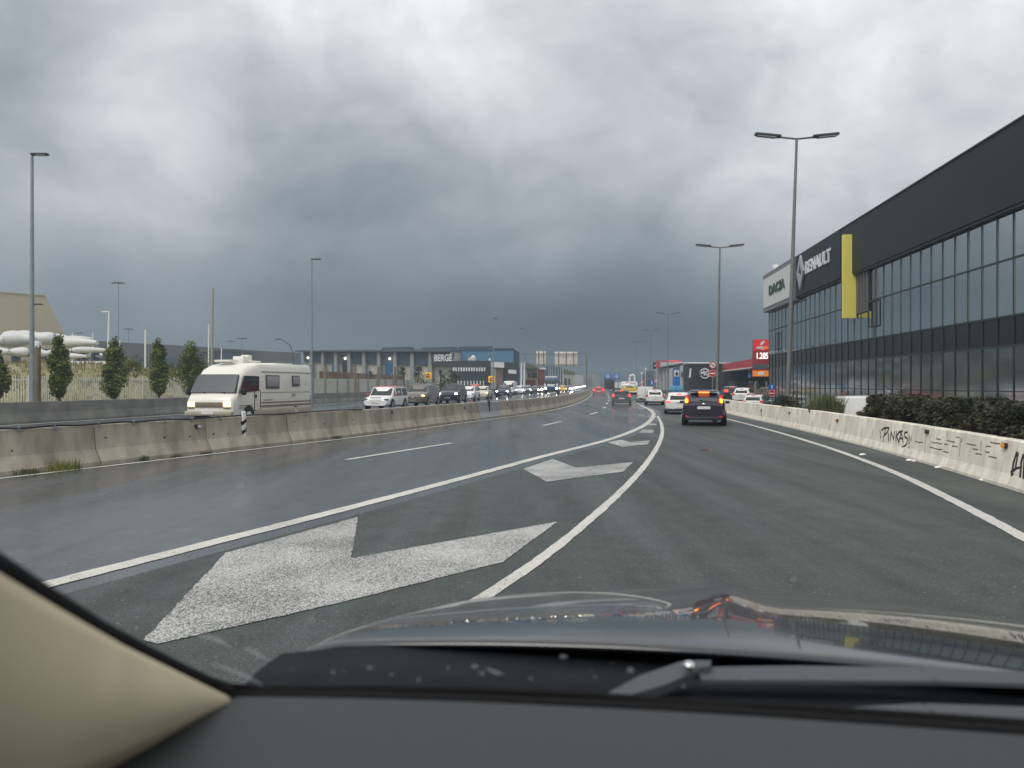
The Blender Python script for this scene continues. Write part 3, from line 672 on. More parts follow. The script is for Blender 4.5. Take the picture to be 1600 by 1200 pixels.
mast(227, 515, 565, 3.0, 95, 'white', 'plain white mast left of the pointed slim tree')
mast(145, 520, 555, 2.0, 110, 'white', 'short white mast in front of the blades')
mast(187, 530, 552, 2.0, 110, 'white', 'shortest white mast by the fullest slim tree')
mast(326, 506, 566, 2.4, 110, 'white', 'white mast beside the thick brown mast')
mast(331, 450, 566, 4.0, 110, 'pil_m', 'thick brown tapering mast behind the motorhome', 2)
mast(346, 543, 566, 2.0, 120, 'white', 'stubby pale mast above the motorhome cab')
mast(113, 520, 550, 1.8, 120, 'white', 'thin white mast at the right end of the beige shed')
for px, y, Z, lab in ((185, 442, 210, 'tallest high mast with a crown of floodlights'), (201, 514, 300, 'distant high mast right of the bright white mast'), (124, 520, 330, 'faint high mast behind the blades'), (378, 529, 260, 'faint high mast above the motorhome roof'), (361, 533, 330, 'smallest high mast above the motorhome')):
    mast(px, y, 556, 1.0, Z, 'pole_g', lab, 0, 'T')
# wooden posts
def wpost(px, y0, y1, w, Z, lab, cap=False):
    p = at(px, y1, Z); p.z = -.2; h = HC-(y0-HZ)*Z/F+.2; r = w*Z/F/2; t = thing('post', lab, 'post', p, 0, 'timber posts along the far verge')
    MB().tube([(0, 0, 0), (0, 0, h)], [r, r*.92], 10).build('shaft', M['wood'], t)
    MB().box((0, 0, h+.05), (r*1.7, r*1.7, .1 if not cap else .3), bev=.02).build('cap', M['white' if cap else 'bark'], t)
wpost(59, 540, 628, 9.5, 36, 'thick timber post with a pale cap beside the tall left lamp', True)
for px, y0, w, lab in ((508, 570, 5, 'leftmost timber post right of the motorhome'), (555, 572, 4.5, 'timber post left of the white and red car'), (591.5, 575, 4, 'timber post above the white and red car roof'), (617, 575, 3.5, 'timber post nearest the palms'), (656, 577, 2.5, 'thin post between palms and first yellow sign')):
    wpost(px, y0, 612, w, 88, lab)
# ------------------------------------------------------------------ fences on the far side
def fence_run(pts, h, step, name, label, cat, z0=.0):
    t = thing(name, label, cat, (pts[0][0], pts[0][1], z0)); o0 = Vector((pts[0][0], pts[0][1], 0)); b = MB(); k = 0
    for a, c in zip(pts[:-1], pts[1:]):
        a = Vector((*a, 0))-o0; c = Vector((*c, 0))-o0; d = c-a; n = int(d.length/step); rz = math.atan2(d.y, d.x)
        for i in range(n): b.box(a+d*i/n+Vector((0, 0, h/2)), (.035, .02, h), rz)
        for z in (.25, h-.18): b.box((a+c)/2+Vector((0, .0, z)), (d.length, .045, .05), rz)
        m = max(1, int(d.length/2.4))
        for i in range(m): MB().box(a+d*i/m+Vector((0, -.03, h/2+.02)), (.075, .075, h+.06), rz).build('fence_post', M['steel_w'], t)
    b.build('fence_bars', M['steel_w'], t)
fence_run([(-33, 40), (-27, 43), (-22.8, 52), (-21.3, 64)], 2.1, .125, 'fence', 'white vertical bar fence behind the slim trees', 'fence')
M['sheet'] = mat('dirty white sheet', (.46, .47, .45), .7, var=.2, scale=3, stretch=(6, 6, .5))
def sheet(name, label, A, B, ha, hb, m, t=.12, ribs=.35):
    d = Vector(B)-Vector(A); rz = math.atan2(d.y, d.x); L_ = d.length; n = int(L_/ribs); q = MB(); pr = []
    for i in range(n+1):
        x = L_*i/n; pr += [(x, -.03 if i % 2 else .03)]
    A_ = [Vector((x, y, 0)) for x, y in pr]+[Vector((x, y+t, 0)) for x, y in pr[::-1]]
    B_ = [Vector((v.x, v.y, ha+(hb-ha)*v.x/L_)) for v in A_]
    q.hexa(A_, B_); T = thing(name, label, 'fence', A, rz); q.build('sheeting', m, T)
    for i in range(int(L_/3)): MB().box((i*3+1.5, -.1, (ha)/2), (.09, .09, ha)).build('fence_post', M['galv'], T)
    return T
sheet('sheet_fence', 'dirty white sheet fence between motorhome and palms', at(478, 601, 78)*1+Vector((0, 0, -1.6)), at(648, 601, 112)+Vector((0, 0, -1.6)), 2.25, 2.3, M['sheet'])
M['rustwall'] = mat('rusty brown wall', (.15, .085, .06), .85, col2=(.26, .19, .15), scale=.5, thr=(.35, .7))
sheet('rusty_wall', 'rusty brown wall behind the white sheet fence', at(500, 601, 104)+Vector((0, 0, -1.6)), at(632, 601, 122)+Vector((0, 0, -1.6)), 3.45, 3.0, M['rustwall'])
# palms
def palm(px, ytop, Z, label, s=1., lean=0):
    p = at(px, 610, Z); p.z = 0; h = HC-(ytop-HZ)*Z/F; t = thing('palm_tree', label, 'tree', p, 0, 'palms and shrubs before the hall'); rn = random.Random(px)
    MB().tube([(0, 0, -.2), (lean*.5, 0, h*.4), (lean, 0, h*.82)], [.13, .1, .07], 7).build('trunk', M['bark'], t)
    q = MB(); c = Vector((lean, 0, h*.80))
    for k in range(70):
        a = rn.uniform(0, 6.3); e = rn.uniform(-.7, 1.3); L_ = h*.26*s*rn.uniform(.7, 1.1); d = Vector((math.cos(a)*math.cos(e), math.sin(a)*math.cos(e), math.sin(e))); w = d.cross(Vector((0, 0, 1))).normalized()*.09*s
        q.add([c-w*.4, c+w*.4, c+d*L_*.6+w, c+d*L_*.6-w, c+d*L_+Vector((0, 0, -.18*L_))], [[0, 1, 2, 3], [3, 2, 4]])
    q.build('crown', M['leaf_p'], t, fix=False)
palm(634, 571, 104, 'leaning palm left of the palm pair', 1, -.4); palm(649, 572, 103, 'right palm of the bushy pair', 1.1, .5); palm(589, 576, 108, 'bent bare palm by the timber posts', .7, -.9)
palm(688, 575, 112, 'narrow palm right of the first yellow sign', .8); palm(712, 579, 114, 'rounded palm beside the dark annex', 1.1)
bush('shrub', 'dark shrub between two palms before the hall', 'shrub', Vector((*at(700, 600, 112).xy, .3)), (1.5, 1.2, 3.0), 900, .16, 'leaf_p', 31)
bush('shrub', 'low shrub under the first yellow sign', 'shrub', Vector((*at(668, 600, 108).xy, .2)), (1.4, 1.2, 2.2), 700, .16, 'leaf_p', 32)

# ------------------------------------------------------------------ traffic signs
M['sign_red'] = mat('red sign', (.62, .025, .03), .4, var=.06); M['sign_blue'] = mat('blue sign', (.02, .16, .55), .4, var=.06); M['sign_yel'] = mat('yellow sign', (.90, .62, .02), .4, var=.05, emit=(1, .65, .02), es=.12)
M['sign_back'] = mat('sign back', (.72, .68, .59), .6, var=.12, scale=1.5); M['sign_white'] = mat('sign white', (.78, .78, .76), .45, var=.03)
def pole_sign(px, ybase, Z, label, parts, r=.035, z0=0.):
    p = at(px, ybase, Z); p.z = z0; ys = [q[1] for q in parts]; h = HC-(min(ys)-HZ)*Z/F-z0; t = thing('traffic_sign', label, 'traffic sign', p)
    MB().tube([(0, 0.06, 0), (0, 0.06, h+.2)], r, 8).build('pole', M['galv'], t)
    for kind, yc, dpx in parts:
        z = HC-(yc-HZ)*Z/F-z0; R_ = dpx*Z/F/2
        if kind == 'noentry':
            pl = MB().disc((0, 0, z), R_, .04, 'Y').build('plate', M['sign_red'], t); MB().box((0, -.03, z), (R_*1.35, .02, R_*.34)).build('bar', M['sign_white'], pl)
            q = MB(); n = 28; q.loft([[Vector((rr*math.cos(6.283*k/n), yy, z+rr*math.sin(6.283*k/n))) for k in range(n)] for rr, yy in ((R_*1.0, -.021), (R_*1.0, -.03), (R_*.93, -.03), (R_*.93, -.021))], smooth=False, caps=False); q.build('rim', M['sign_white'], pl)
        elif kind == 'yellow':
            pl = MB().box((0, 0, z), (R_*2, .05, R_*2), bev=.04).build('plate', M['sign_yel'], t); d = MB().disc((0, -.04, z), R_*.62, .03, 'Y').build('disc', M['sign_red'], pl); MB().box((0, -.065, z), (R_*.85, .02, R_*.2)).build('bar', M['sign_white'], pl)
        elif kind == 'blue_up':
            pl = MB().disc((0, 0, z), R_, .04, 'Y').build('plate', M['sign_blue'], t); MB().prism([(-.11*R_, z-.6*R_), (.11*R_, z-.6*R_), (.11*R_, z+.1*R_), (.36*R_, z+.1*R_), (0, z+.62*R_), (-.36*R_, z+.1*R_), (-.11*R_, z+.1*R_)], (-.04, -.02)).build('arrow', M['sign_white'], pl)
        elif kind == 'ring':
            pl = MB().disc((0, 0, z), R_, .04, 'Y').build('plate', M['sign_red'], t); MB().disc((0, -.03, z), R_*.76, .02, 'Y').build('disc', M['sign_white'], pl); MB().prism([(-.5*R_, z+.30*R_), (.1*R_, z-.28*R_), (.42*R_, z-.35*R_), (.42*R_, z-.1*R_), (.15*R_, z-.05*R_), (-.3*R_, z+.45*R_)], (-.055, -.04)).build('arrow', M['black'], pl)
        elif kind == 'blue_sq':
            pl = MB().box((0, 0, z), (R_*1.5, .04, R_*2.2)).build('plate', M['sign_blue'], t)
            MB().box((0, -.03, z), (R_*.4, .02, R_*1.4)).build('arrow', M['sign_white'], pl)
    return t
pole_sign(669, 600, 104, 'yellow square no entry sign nearest, above the brown car', [('yellow', 587, 10.5)])
pole_sign(768, 612, 118, 'yellow square no entry sign beside the dark annex doorway', [('yellow', 592.5, 10)])
pole_sign(1206, 634, 50, 'blue arrow disc above a red no entry disc at the dealership', [('blue_up', 604.5, 10.5), ('noentry', 614.5, 10.5)], .03, -.4)
pole_sign(1113.5, 620, 76, 'prohibition disc above a no entry disc beside a lamp post', [('ring', 570.5, 11.5), ('noentry', 583.5, 11.5)])
pole_sign(1003, 610, 120, 'pair of small red ringed discs left of the white hatchbacks', [('ring', 597, 5.6), ('ring', 603.5, 5.6)])
pole_sign(1018.5, 612, 130, 'blue panel over a red ringed disc in the distance', [('blue_sq', 597.5, 8), ('ring', 606, 5.5)])
pole_sign(1025, 612, 135, 'small tilted red disc beside the distant blue panel', [('ring', 595, 6)])
# motorway signs
def road_board(x0, x1, y0, y1, Z, label, leg=True):
    c = at((x0+x1)/2, y1, Z); w = (x1-x0)*Z/F; h = (y1-y0)*Z/F; t = thing('direction_sign', label, 'road sign', (c.x, c.y, 0), 0, 'blue motorway signs'); z = c.z+h/2
    MB().box((0, 0, z), (w, .12, h), bev=.05).build('panel', M['sign_blue'], t)
    q = MB()
    for k, ww in ((.22, .55), (-.02, .7), (-.26, .4)): q.box((0, -.07, z+k*h), (w*ww, .02, h*.11))
    q.build('legend', M['sign_white'], t); MB().box((0, .12, z/2), (.2, .15, z)).build('pole', M['galv'], t)
road_board(944, 955.5, 583, 592.5, 230, 'left of the two blue motorway signs'); road_board(959, 968, 583, 593, 235, 'right of the two blue motorway signs')
# gantry seen from behind
Zg = 150; a = at(812.5, 601, Zg); b = at(916.5, 601, Zg); t = thing('sign_gantry', 'grey sign gantry across the opposite lanes', 'gantry', (a.x, Zg, 0)); w = b.x-a.x; zt = HC+(601-552)*Zg/F; zb = HC+(601-570)*Zg/F
for x, y in ((0, 0), (1.0, .6), (w, 0)): MB().box((x, y, zt/2), (.26, .26, zt)).build('post', M['galv'] if x < 2 else M['pole_g'], t)
for z in (zt-.15, zb): MB().box((w/2, 0, z), (w, .15, .15)).build('beam', M['pole_g'], t)
for x0, x1, y0, y1, lab, lg in ((838, 853, 548.5, 572, 'smaller sign board on the gantry, seen from behind', 3), (867, 902.5, 549.5, 573, 'wider sign board on the gantry, seen from behind', 4)):
    c = at((x0+x1)/2, y1, Zg); ww = (x1-x0)*Zg/F; h = (y1-y0)*Zg/F; B_ = thing('sign_board', lab, 'road sign', (c.x, Zg+.35, c.z), 0, 'sign boards on the gantry'); MB().box((0, 0, h/2), (ww, .12, h), bev=.06).build('panel', M['sign_back'], B_)
    for i in range(lg-1): MB().box((ww*((i+.5)/(lg-1)-.5), -.12, h/2), (.12, .12, h)).build('rail', M['rustwall'], B_)
# ------------------------------------------------------------------ vehicles: local +y is forward, origin on the ground under the middle
def paint(n, c, met=0., rough=.3): return mat(n, c, rough, met, var=.03, coat=.7, coat_r=.04)
PT = {'white': paint('white car paint', (.80, .80, .79)), 'red': paint('red car paint', (.55, .02, .02)), 'brown': paint('brown car paint', (.155, .135, .115), .3), 'navy': paint('dark blue car paint', (.015, .02, .045), .2),
      'purple': paint('dark purple car paint', (.022, .014, .035), .25, .25), 'black': paint('black car paint', (.012, .013, .014)), 'silver': paint('silver car paint', (.38, .39, .40), .5), 'cream': paint('cream car paint', (.62, .57, .46)),
      'grey': paint('grey car paint', (.10, .105, .11), .3), 'yellow': paint('yellow car paint', (.75, .48, .03)), 'blue': paint('blue truck paint', (.03, .11, .22)), 'camper': mat('cream motorhome shell', (.78, .765, .69), .4, var=.04, scale=1.2, coat=.3), 'camper_low': mat('beige motorhome skirt', (.42, .38, .30), .5, var=.1)}
# t along the length from the rear, heights as a share of H, widths as a share of W: zb, zm, zbelt, zroof, wmax, wbelt, wroof
SH = {
 'hatch': [(0, .26, .40, .56, .575, .86, .82, .74), (.025, .20, .42, .63, .645, .95, .90, .80), (.10, .15, .42, .64, .90, .985, .93, .70), (.17, .15, .42, .64, .965, 1, .94, .70), (.38, .14, .42, .635, 1.0, 1, .94, .70), (.40, .14, .42, .635, 1.0, 1, .94, .70), (.57, .14, .42, .63, .97, 1, .94, .70), (.75, .14, .42, .62, .66, 1, .92, .82), (.90, .15, .40, .57, .60, .98, .88, .74), (.975, .17, .36, .48, .50, .92, .82, .66), (1, .2, .34, .42, .43, .80, .70, .6)],
 'suv': [(0, .25, .38, .56, .575, .88, .84, .76), (.025, .18, .40, .61, .63, .96, .91, .82), (.09, .14, .40, .62, .90, .985, .94, .74), (.15, .14, .40, .62, .97, 1, .95, .74), (.38, .13, .40, .615, 1.0, 1, .95, .74), (.40, .13, .40, .615, 1.0, 1, .95, .74), (.60, .13, .40, .61, .97, 1, .95, .74), (.76, .13, .40, .61, .645, 1, .93, .84), (.92, .14, .40, .56, .59, .98, .90, .78), (.98, .16, .36, .48, .50, .93, .86, .7), (1, .2, .34, .42, .43, .82, .74, .64)],
 'box': [(0, .22, .35, .55, .57, .94, .93, .90), (.015, .16, .36, .56, .94, .97, .96, .86), (.04, .14, .36, .56, .985, 1, .97, .86), (.30, .13, .36, .55, 1.0, 1, .97, .86), (.32, .13, .36, .55, 1.0, 1, .97, .86), (.58, .13, .36, .55, .99, 1, .97, .82), (.62, .13, .36, .55, .96, 1, .97, .80), (.76, .13, .36, .55, .585, 1, .94, .86), (.95, .15, .34, .48, .50, .97, .88, .76), (1, .18, .30, .38, .39, .86, .78, .68)],
 'van': [(0, .20, .35, .50, .52, .96, .96, .95), (.012, .15, .36, .50, .965, .98, .97, .88), (.05, .13, .36, .50, .995, 1, .98, .88), (.35, .13, .36, .50, 1, 1, .98, .88), (.37, .13, .36, .50, 1, 1, .98, .88), (.70, .13, .36, .50, .99, 1, .97, .86), (.745, .13, .36, .50, .95, 1, .97, .84), (.86, .13, .36, .50, .53, 1, .94, .86), (.96, .15, .33, .43, .45, .97, .9, .78), (1, .18, .28, .33, .34, .88, .82, .74)]}
def ring(y, H, W_, s):
    zb, zm, zc, zr, wm, wc, wr = [q for q in s[1:]]; hw = W_/2; zb *= H; zm *= H; zc *= H; zr *= H; roof = zr-zc > .1*H
    k = .09 if roof else .02
    R_ = [(hw*wm*.80, zb), (hw*wm*.96, zb+.06*H), (hw*wm, zm), (hw*(wc*.6+wm*.4), zm+(zc-zm)*.75), (hw*wc, zc), (hw*wr, zr-k*.6*H*.6), (hw*wr*.86, zr-.008*H), (hw*wr*.45, zr+.006*H)]
    return [Vector((x, y, z)) for x, z in R_]+[Vector((-x, y, z)) for x, z in R_[::-1]]
def patch(q, a, b, c, d, i0, i1, j0, j1, out=.012, deep=.03, flip=False):
    """raised slab on the quad a b c d: i along a->b, j along a->d"""
    def P(i, j): return a.lerp(b, i).lerp(d.lerp(c, i), j)
    n = (b-a).cross(d-a).normalized(); n = -n if flip else n; pts = [P(i0, j0), P(i1, j0), P(i1, j1), P(i0, j1)]
    q.hexa([p-n*deep for p in pts], [p+n*out for p in pts])
def wheels(root, W_, ys, r, wid=.2, rimc='rim', inset=.0):
    for y in ys:
        for s in (-1, 1):
            x = s*(W_/2-wid/2+.015-inset); t = MB().disc((x, y, r), r, wid, 'X', 22).build('wheel', M['tyre'], root)
            q = MB(); q.disc((x+s*wid*.5, y, r), r*.64, .02, 'X', 18)
            for k in range(5): a = k*1.2566; q.box((x+s*(wid*.5+.012), y+math.cos(a)*r*.34, r+math.sin(a)*r*.34), (.02, r*.52, r*.15), m=Matrix.Rotation(a, 4, 'X'))
            q.build('rim', M[rimc], t)
def arches(root, W_, ys, r):
    q = MB()
    for y in ys:
        for s in (-1, 1): q.disc((s*(W_/2-.07), y, r*1.02), r*1.17, .15, 'X', 24)
    q.build('wheel_arch', M['black'], root)
def car(name, label, shape, pos, sl, toward, L_, W_, H, p, group=None, roof=None, lights='', wheel_r=.32, full=True, glass='car_glass', cat='car', winsplit=True, tail='mid', dz=0.):
    rz = -math.atan(sl)+(math.pi if toward else 0); t = thing(name, label, cat, (pos[0], pos[1], pos[2] if len(pos) > 2 else 0.), rz, group); S = SH[shape]
    Y = [(-L_/2+s[0]*L_) for s in S]; Rg = [ring(y, H, W_, s) for y, s in zip(Y, S)]; n = len(Rg[0])
    MB().loft(Rg).build('body', PT[p] if isinstance(p, str) else p, t, angle=32)
    # which stations carry the cabin
    cab = [i for i, s in enumerate(S) if s[4]-s[3] > .1]; i0, i1 = cab[0], cab[-1]
    rear, front = i0-1, i1+1
    g = MB(); patch(g, Rg[front][10], Rg[front][5], Rg[i1][5], Rg[i1][10], .04, .96, .06, .93); g.build('windscreen', M[glass], t)
    if shape != 'van' or not full:
        g = MB(); patch(g, Rg[rear][5], Rg[rear][10], Rg[i0][10], Rg[i0][5], .10, .90, .14 if shape != 'box' else .30, .90); w = g.build('rear_window', M[glass], t)
        if full: MB().box((.12, Y[rear]+(Y[i0]-Y[rear])*.25-.04, H*.70), (.62, .02, .025), m=Matrix.Rotation(.12, 4, 'Y')).build('wiper', M['black'], t)
    pairs = [(i0, i0+1), (i0+1, i0+2), (i0+3, i0+4)] if shape != 'van' else [(i1-1, i1)]
    if shape == 'box': pairs = [(i0+1, i0+2), (i0+3, i0+4)]
    for s in (0, 1):
        for a, b in pairs:
            A = Rg[a]; B = Rg[b]; k4, k5 = (4, 5) if s == 0 else (11, 10); g = MB()
            patch(g, A[k4], B[k4], B[k5], A[k5], .06 if a != i0 or shape == 'box' else .42, .96, .07, .88, flip=(s == 1)); g.build('side_window', M[glass], t)
        A, B = Rg[i1], Rg[front]; k4, k5 = (4, 5) if s == 0 else (11, 10); g = MB()
        # front quarter light: triangle-like
        pts = [A[k4].lerp(A[k5], .10), A[k4].lerp(B[k4], .62).lerp(A[k5].lerp(B[k5], .62), .14), A[k5].lerp(B[k5], .10).lerp(A[k4], .12)]
        nn = Vector((1 if s == 0 else -1, 0, .25)).normalized(); g.hexa([v-nn*.03 for v in pts], [v+nn*.014 for v in pts]); g.build('side_window', M[glass], t)
    yr, yf = -L_/2, L_/2; wy = (yr+L_*.19, yf-L_*.20)
    arches(t, W_, wy, wheel_r); wheels(t, W_, wy, wheel_r)
    if roof is not None:
        q = MB(); idx = range(i0, i1+1); q.loft([[v+Vector((0, 0, .012)) for v in Rg[i][5:11]]+[v-Vector((0, 0, .05)) for v in Rg[i][5:11]][::-1] for i in idx]); q.build('roof', PT[roof], t)
    # sills and bumpers
    MB().box((0, 0, H*.165), (W_*.985, L_*.44, H*.05), bev=.02).build('sill', M['plastic'], t)
    MB().box((0, yr+.10, H*.215), (W_*.80, .22, H*.11), bev=.04).build('rear_bumper', M['plastic'] if full else M['black'], t)
    MB().box((0, yf-.13, H*.20), (W_*.74, .24, H*.085), bev=.04).build('front_bumper', M['plastic'], t)
    if toward:
        lm = {'on': 'head', 'onw': 'head_w', 'off': 'lens', 'yel': 'head_y', '': 'lens'}[lights]
        for s in (-1, 1):
            MB().ball((s*W_*.385, yf-.20 if shape != 'box' else yf-.17, H*(.475 if shape != 'box' else .43)), (W_*.085, .17, H*.045 if shape != 'box' else H*.055), 12, 7).build('headlight', M[lm], t)
            MB().box((s*(W_/2+.09), i_mir(Y, i1), H*.635), (.2, .10, .13), bev=.04).build('mirror', PT[roof] if roof and roof == 'red' else (PT[p] if isinstance(p, str) else p), t)
        MB().box((0, yf-.035, H*.385), (W_*.46, .06, H*.05), bev=.015).build('grille', M['plastic'], t)
        MB().box((0, yf-.02, H*.285), (.5, .04, .11)).build('number_plate', M['plate'], t)
    elif full:
        for s in (-1, 1):
            MB().box((s*(W_/2+.09), i_mir(Y, i1), H*.635), (.2, .10, .13), bev=.04).build('mirror', PT[p] if isinstance(p, str) else p, t)
    return t
def i_mir(Y, i1): return Y[i1]+.32
def pos_at(px, py, L_=0): return gp(px, py)
def lane(off, Z): s = slope(LA, Z); return Vector((LA(Z)-off, Z, 0)), s
# purple hatchback in front
t = car('car', 'dark purple hatchback braking ahead on the slip road', 'hatch', (8.15, 32.6), .26, False, 4.3, 1.86, 1.56, 'purple', wheel_r=.33, glass='car_glass_p')
L_, W_, H = 4.3, 1.86, 1.56; yr = -L_/2
for s in (-1, 1):
    q = MB(); q.box((s*.70, yr+.20, 1.16), (.17, .16, .42), m=Matrix.Rotation(-.45, 4, 'X') @ Matrix.Rotation(s*.18, 4, 'Y'), bev=.05); tl = q.build('tail_light', M['tail'], t)
    MB().box((s*.725, yr+.09, 1.10), (.13, .10, .20), m=Matrix.Rotation(-.3, 4, 'X'), bev=.04).build('indicator', M['amber'], tl)
    MB().box((s*.66, yr+.05, .42), (.24, .10, .07), bev=.02).build('fog_light', M['tail'], t)
MB().box((0, yr+.42, 1.50), (.46, .12, .10), m=Matrix.Rotation(-.3, 4, 'X'), bev=.02).build('brake_light', M['brake_o'], t)
t.scale = (.93, .93, .91)
MB().box((0, yr+.46, 1.545), (1.18, .42, .05), m=Matrix.Rotation(.10, 4, 'X'), bev=.02).build('spoiler', PT['purple'], t)
MB().box((0, yr+.012, .80), (.54, .03, .12)).build('number_plate', M['plate'], t)
MB().ball((0, yr+.03, .955), (.085, .03, .05)).build('emblem', M['chrome'], t)
MB().box((-.55, yr+.02, .86), (.22, .02, .035)).build('badge', M['chrome'], t)
for z in (.62, .50): MB().box((0, yr+.035, z), (1.52, .07, .035), bev=.012).build('bumper_strip', PT['grey'], t)
MB().box((.45, yr+.2, .21), (.2, .3, .08), bev=.03).build('exhaust', M['black'], t)
t = car('car', 'white crossover with a red left tail lamp beside the purple hatchback', 'suv', (9.62, 44.6), .18, False, 4.3, 1.82, 1.58, 'white'); W_, L_, H = 1.82, 4.3, 1.58
def rear_kit(t, W_, L_, H, z=.60, lit='tail', hw=.16, hh=.10, plate=.45, third=True, bar=False):
    yr = -L_/2
    for s in (-1, 1): MB().box((s*(W_/2-.05-hw*W_/2), yr+.06, H*z), (hw*W_, .16, hh*H), bev=.03).build('tail_light', M[lit], t)
    MB().box((0, yr-.005, H*plate), (.52, .03, .11)).build('number_plate', M['plate'], t)
    if third: MB().box((0, yr+.36, H*.935), (.3, .06, .04), bev=.01).build('brake_light', M[lit], t)
    MB().box((0, yr+.0, H*.53), (.3, .04, .03)).build('tailgate_trim', M['chrome'], t)
rear_kit(t, W_, L_, H, .575, 'brake', .17, .07, .32); t.scale = (.84, .9, .77)
t = car('car', 'white compact with a wide dark rear window, second in the queue', 'hatch', (11.75, 63.5), .15, False, 4.0, 1.76, 1.56, 'white'); rear_kit(t, 1.76, 4.0, 1.56, .62, 'tail', .10, .15, .40); t.scale = (.85, .85, .80)
t = car('van', 'plain white panel van leading the slip road queue', 'van', (13.0, 75.5), .14, False, 4.6, 1.9, 2.0, 'white', cat='van', wheel_r=.33); rear_kit(t, 1.9, 4.6, 2.0, .42, 'tail', .06, .16, .24, False)
t.scale = (.8, .8, .72)
MB().box((0, -2.31, 1.15), (.03, .02, 1.4)).build('door_gap', M['plastic'], t)
t = car('car', 'dark estate throwing up spray on the main road', 'suv', (9.05, 63.6), .14, False, 4.4, 1.74, 1.62, 'black'); rear_kit(t, 1.74, 4.4, 1.62, .64, 'brake', .09, .17, .44); t.scale = (.88, .88, .76)
t = car('car', 'far red car in the left lane of the main road', 'hatch', (13.2, 117), .12, False, 4.2, 1.75, 1.28, 'red'); rear_kit(t, 1.8, 4.2, 1.45, .6, 'brake', .16, .1)
# yellow truck with load and hoop
t = thing('recovery_truck', 'yellow tailed truck with white load and a tall white hoop', 'truck', (13.2, 86, 0), -math.atan(.13)); z0 = .9
MB().box((0, -1.9, 1.05), (2.1, .12, .52), bev=.02).build('tailboard', PT['yellow'], t)
MB().box((0, -1.97, .88), (2.0, .03, .14)).build('marker_board', M['sign_white'], t)
MB().box((0, .6, .75), (2.0, 5.0, .22), bev=.03).build('bed', M['plastic'], t)
MB().box((0, 3.4, 1.25), (1.95, 1.4, 1.5), bev=.2).build('cab', PT['white'], t)
MB().box((0, 2.68, 1.55), (1.5, .05, .5)).build('rear_window', M['car_glass'], t)
q = MB(); rn = random.Random(3)
for k in range(9): q.ball((rn.uniform(-.7, .7), rn.uniform(-1.3, .8), 1.25+rn.uniform(0, .35)), (.42, .42, .26), 7, 5)
q.build('load', M['white'], t)
MB().tube([(-.05, -.6, 1.2)]+[(.22-.27*math.cos(a), -.6, 2.45+.27*math.sin(a)) for a in [k*.39 for k in range(9)]]+[(.49, -.6, 1.2)], .11, 8).build('hoop', M['sign_white'], t)
MB().box((-.35, -.9, 1.75), (.34, .3, .32), bev=.05).build('jerry_can', M['sign_red'], t)
wheels(t, 2.0, (-1.0, 3.2), .38)
t = thing('lorry', 'dark far lorry fading into the rain', 'lorry', (24.0, 190, 0), -math.atan(.11)); MB().box((0, 0, 1.75), (2.3, 7, 2.5), bev=.08).build('cargo_box', M['plastic'], t); MB().box((0, 4.6, 1.5), (2.2, 1.8, 2.0), bev=.2).build('cab', PT['grey'], t)
for s in (-1, 1): MB().box((s*.9, -3.52, .75), (.3, .05, .2)).build('tail_light', M['tail'], t)
wheels(t, 2.3, (-2.3, 4.4), .48)
t = thing('lorry', 'far lorry with two pale rear doors right of the dark one', 'lorry', (29.6, 215, 0), -math.atan(.11)); MB().box((0, 0, 1.4), (2.3, 6, 2.0), bev=.05).build('cargo_box', PT['grey'], t)
for s in (-1, 1): MB().box((s*.52, -3.03, 1.5), (.85, .06, 1.6)).build('door', M['sign_white'], t)
MB().box((0, 4, 1.2), (2.1, 1.7, 1.8), bev=.2).build('cab', PT['grey'], t); wheels(t, 2.3, (-2, 3.9), .48)
# oncoming
def oncoming(px, py, back, *a, **k):
    g = gp(px, py); s = slope(LA, g.y)*k.pop('ks', 1.0); n = math.sqrt(1+s*s); return g+Vector((s/n, 1/n, 0))*back, s
p, s = oncoming(586, 640.5, 2.1, ks=.9); t = car('car', 'white boxy hatchback with red roof and red mirrors', 'box', p, s, True, 4.15, 1.82, 1.54, 'white', roof='red', lights='off', wheel_r=.33)
MB().box((0, 2.02, .34), (1.25, .10, .10), bev=.02).build('lower_grille', M['black'], t); MB().box((0, 2.0, .80), (.75, .05, .035)).build('grille_slot', M['black'], t)
p, s = oncoming(645, 635.5, 2.3); t = car('car', 'brown people carrier with lit headlamps behind the red roofed car', 'suv', p, s, True, 4.6, 1.88, 1.72, 'brown', lights='yel', wheel_r=.33)
MB().box((0, 2.27, .66), (.9, .06, .05)).build('grille_trim', M['chrome'], t); MB().ball((0, 2.31, .66), (.07, .03, .07)).build('emblem', M['chrome'], t)
for s_ in (-1, 1): MB().tube([(s_*.66, -1.6, 1.74), (s_*.66, .2, 1.76)], .025, 6).build('roof_rail', M['chrome'], t)
p, s = oncoming(699, 630.5, 2.2); car('car', 'dark blue off roader with a bright headlamp behind the brown carrier', 'suv', p, s, True, 4.4, 1.85, 1.75, 'navy', lights='onw', wheel_r=.35)
p, s = oncoming(727, 626.5, 2.0); car('car', 'white hatchback half hidden behind the dark blue off roader', 'hatch', p, s, True, 4.0, 1.75, 1.48, 'white', lights='off')
p, s = oncoming(751, 624, 1.8); car('car', 'small rounded cream car with fog lamps', 'hatch', p, s, True, 3.6, 1.65, 1.5, 'cream', lights='yel')
p, s = oncoming(739, 618.3, 2.1); car('car', 'red car mostly hidden behind white and cream cars', 'hatch', p, s, True, 4.2, 1.8, 1.75, 'red', lights='off', full=False)
p, s = oncoming(784, 620.5, 2.1); car('car', 'dark blue hatchback with two bright headlamps in front of the white van', 'hatch', p, s, True, 4.1, 1.76, 1.6, 'navy', lights='on')
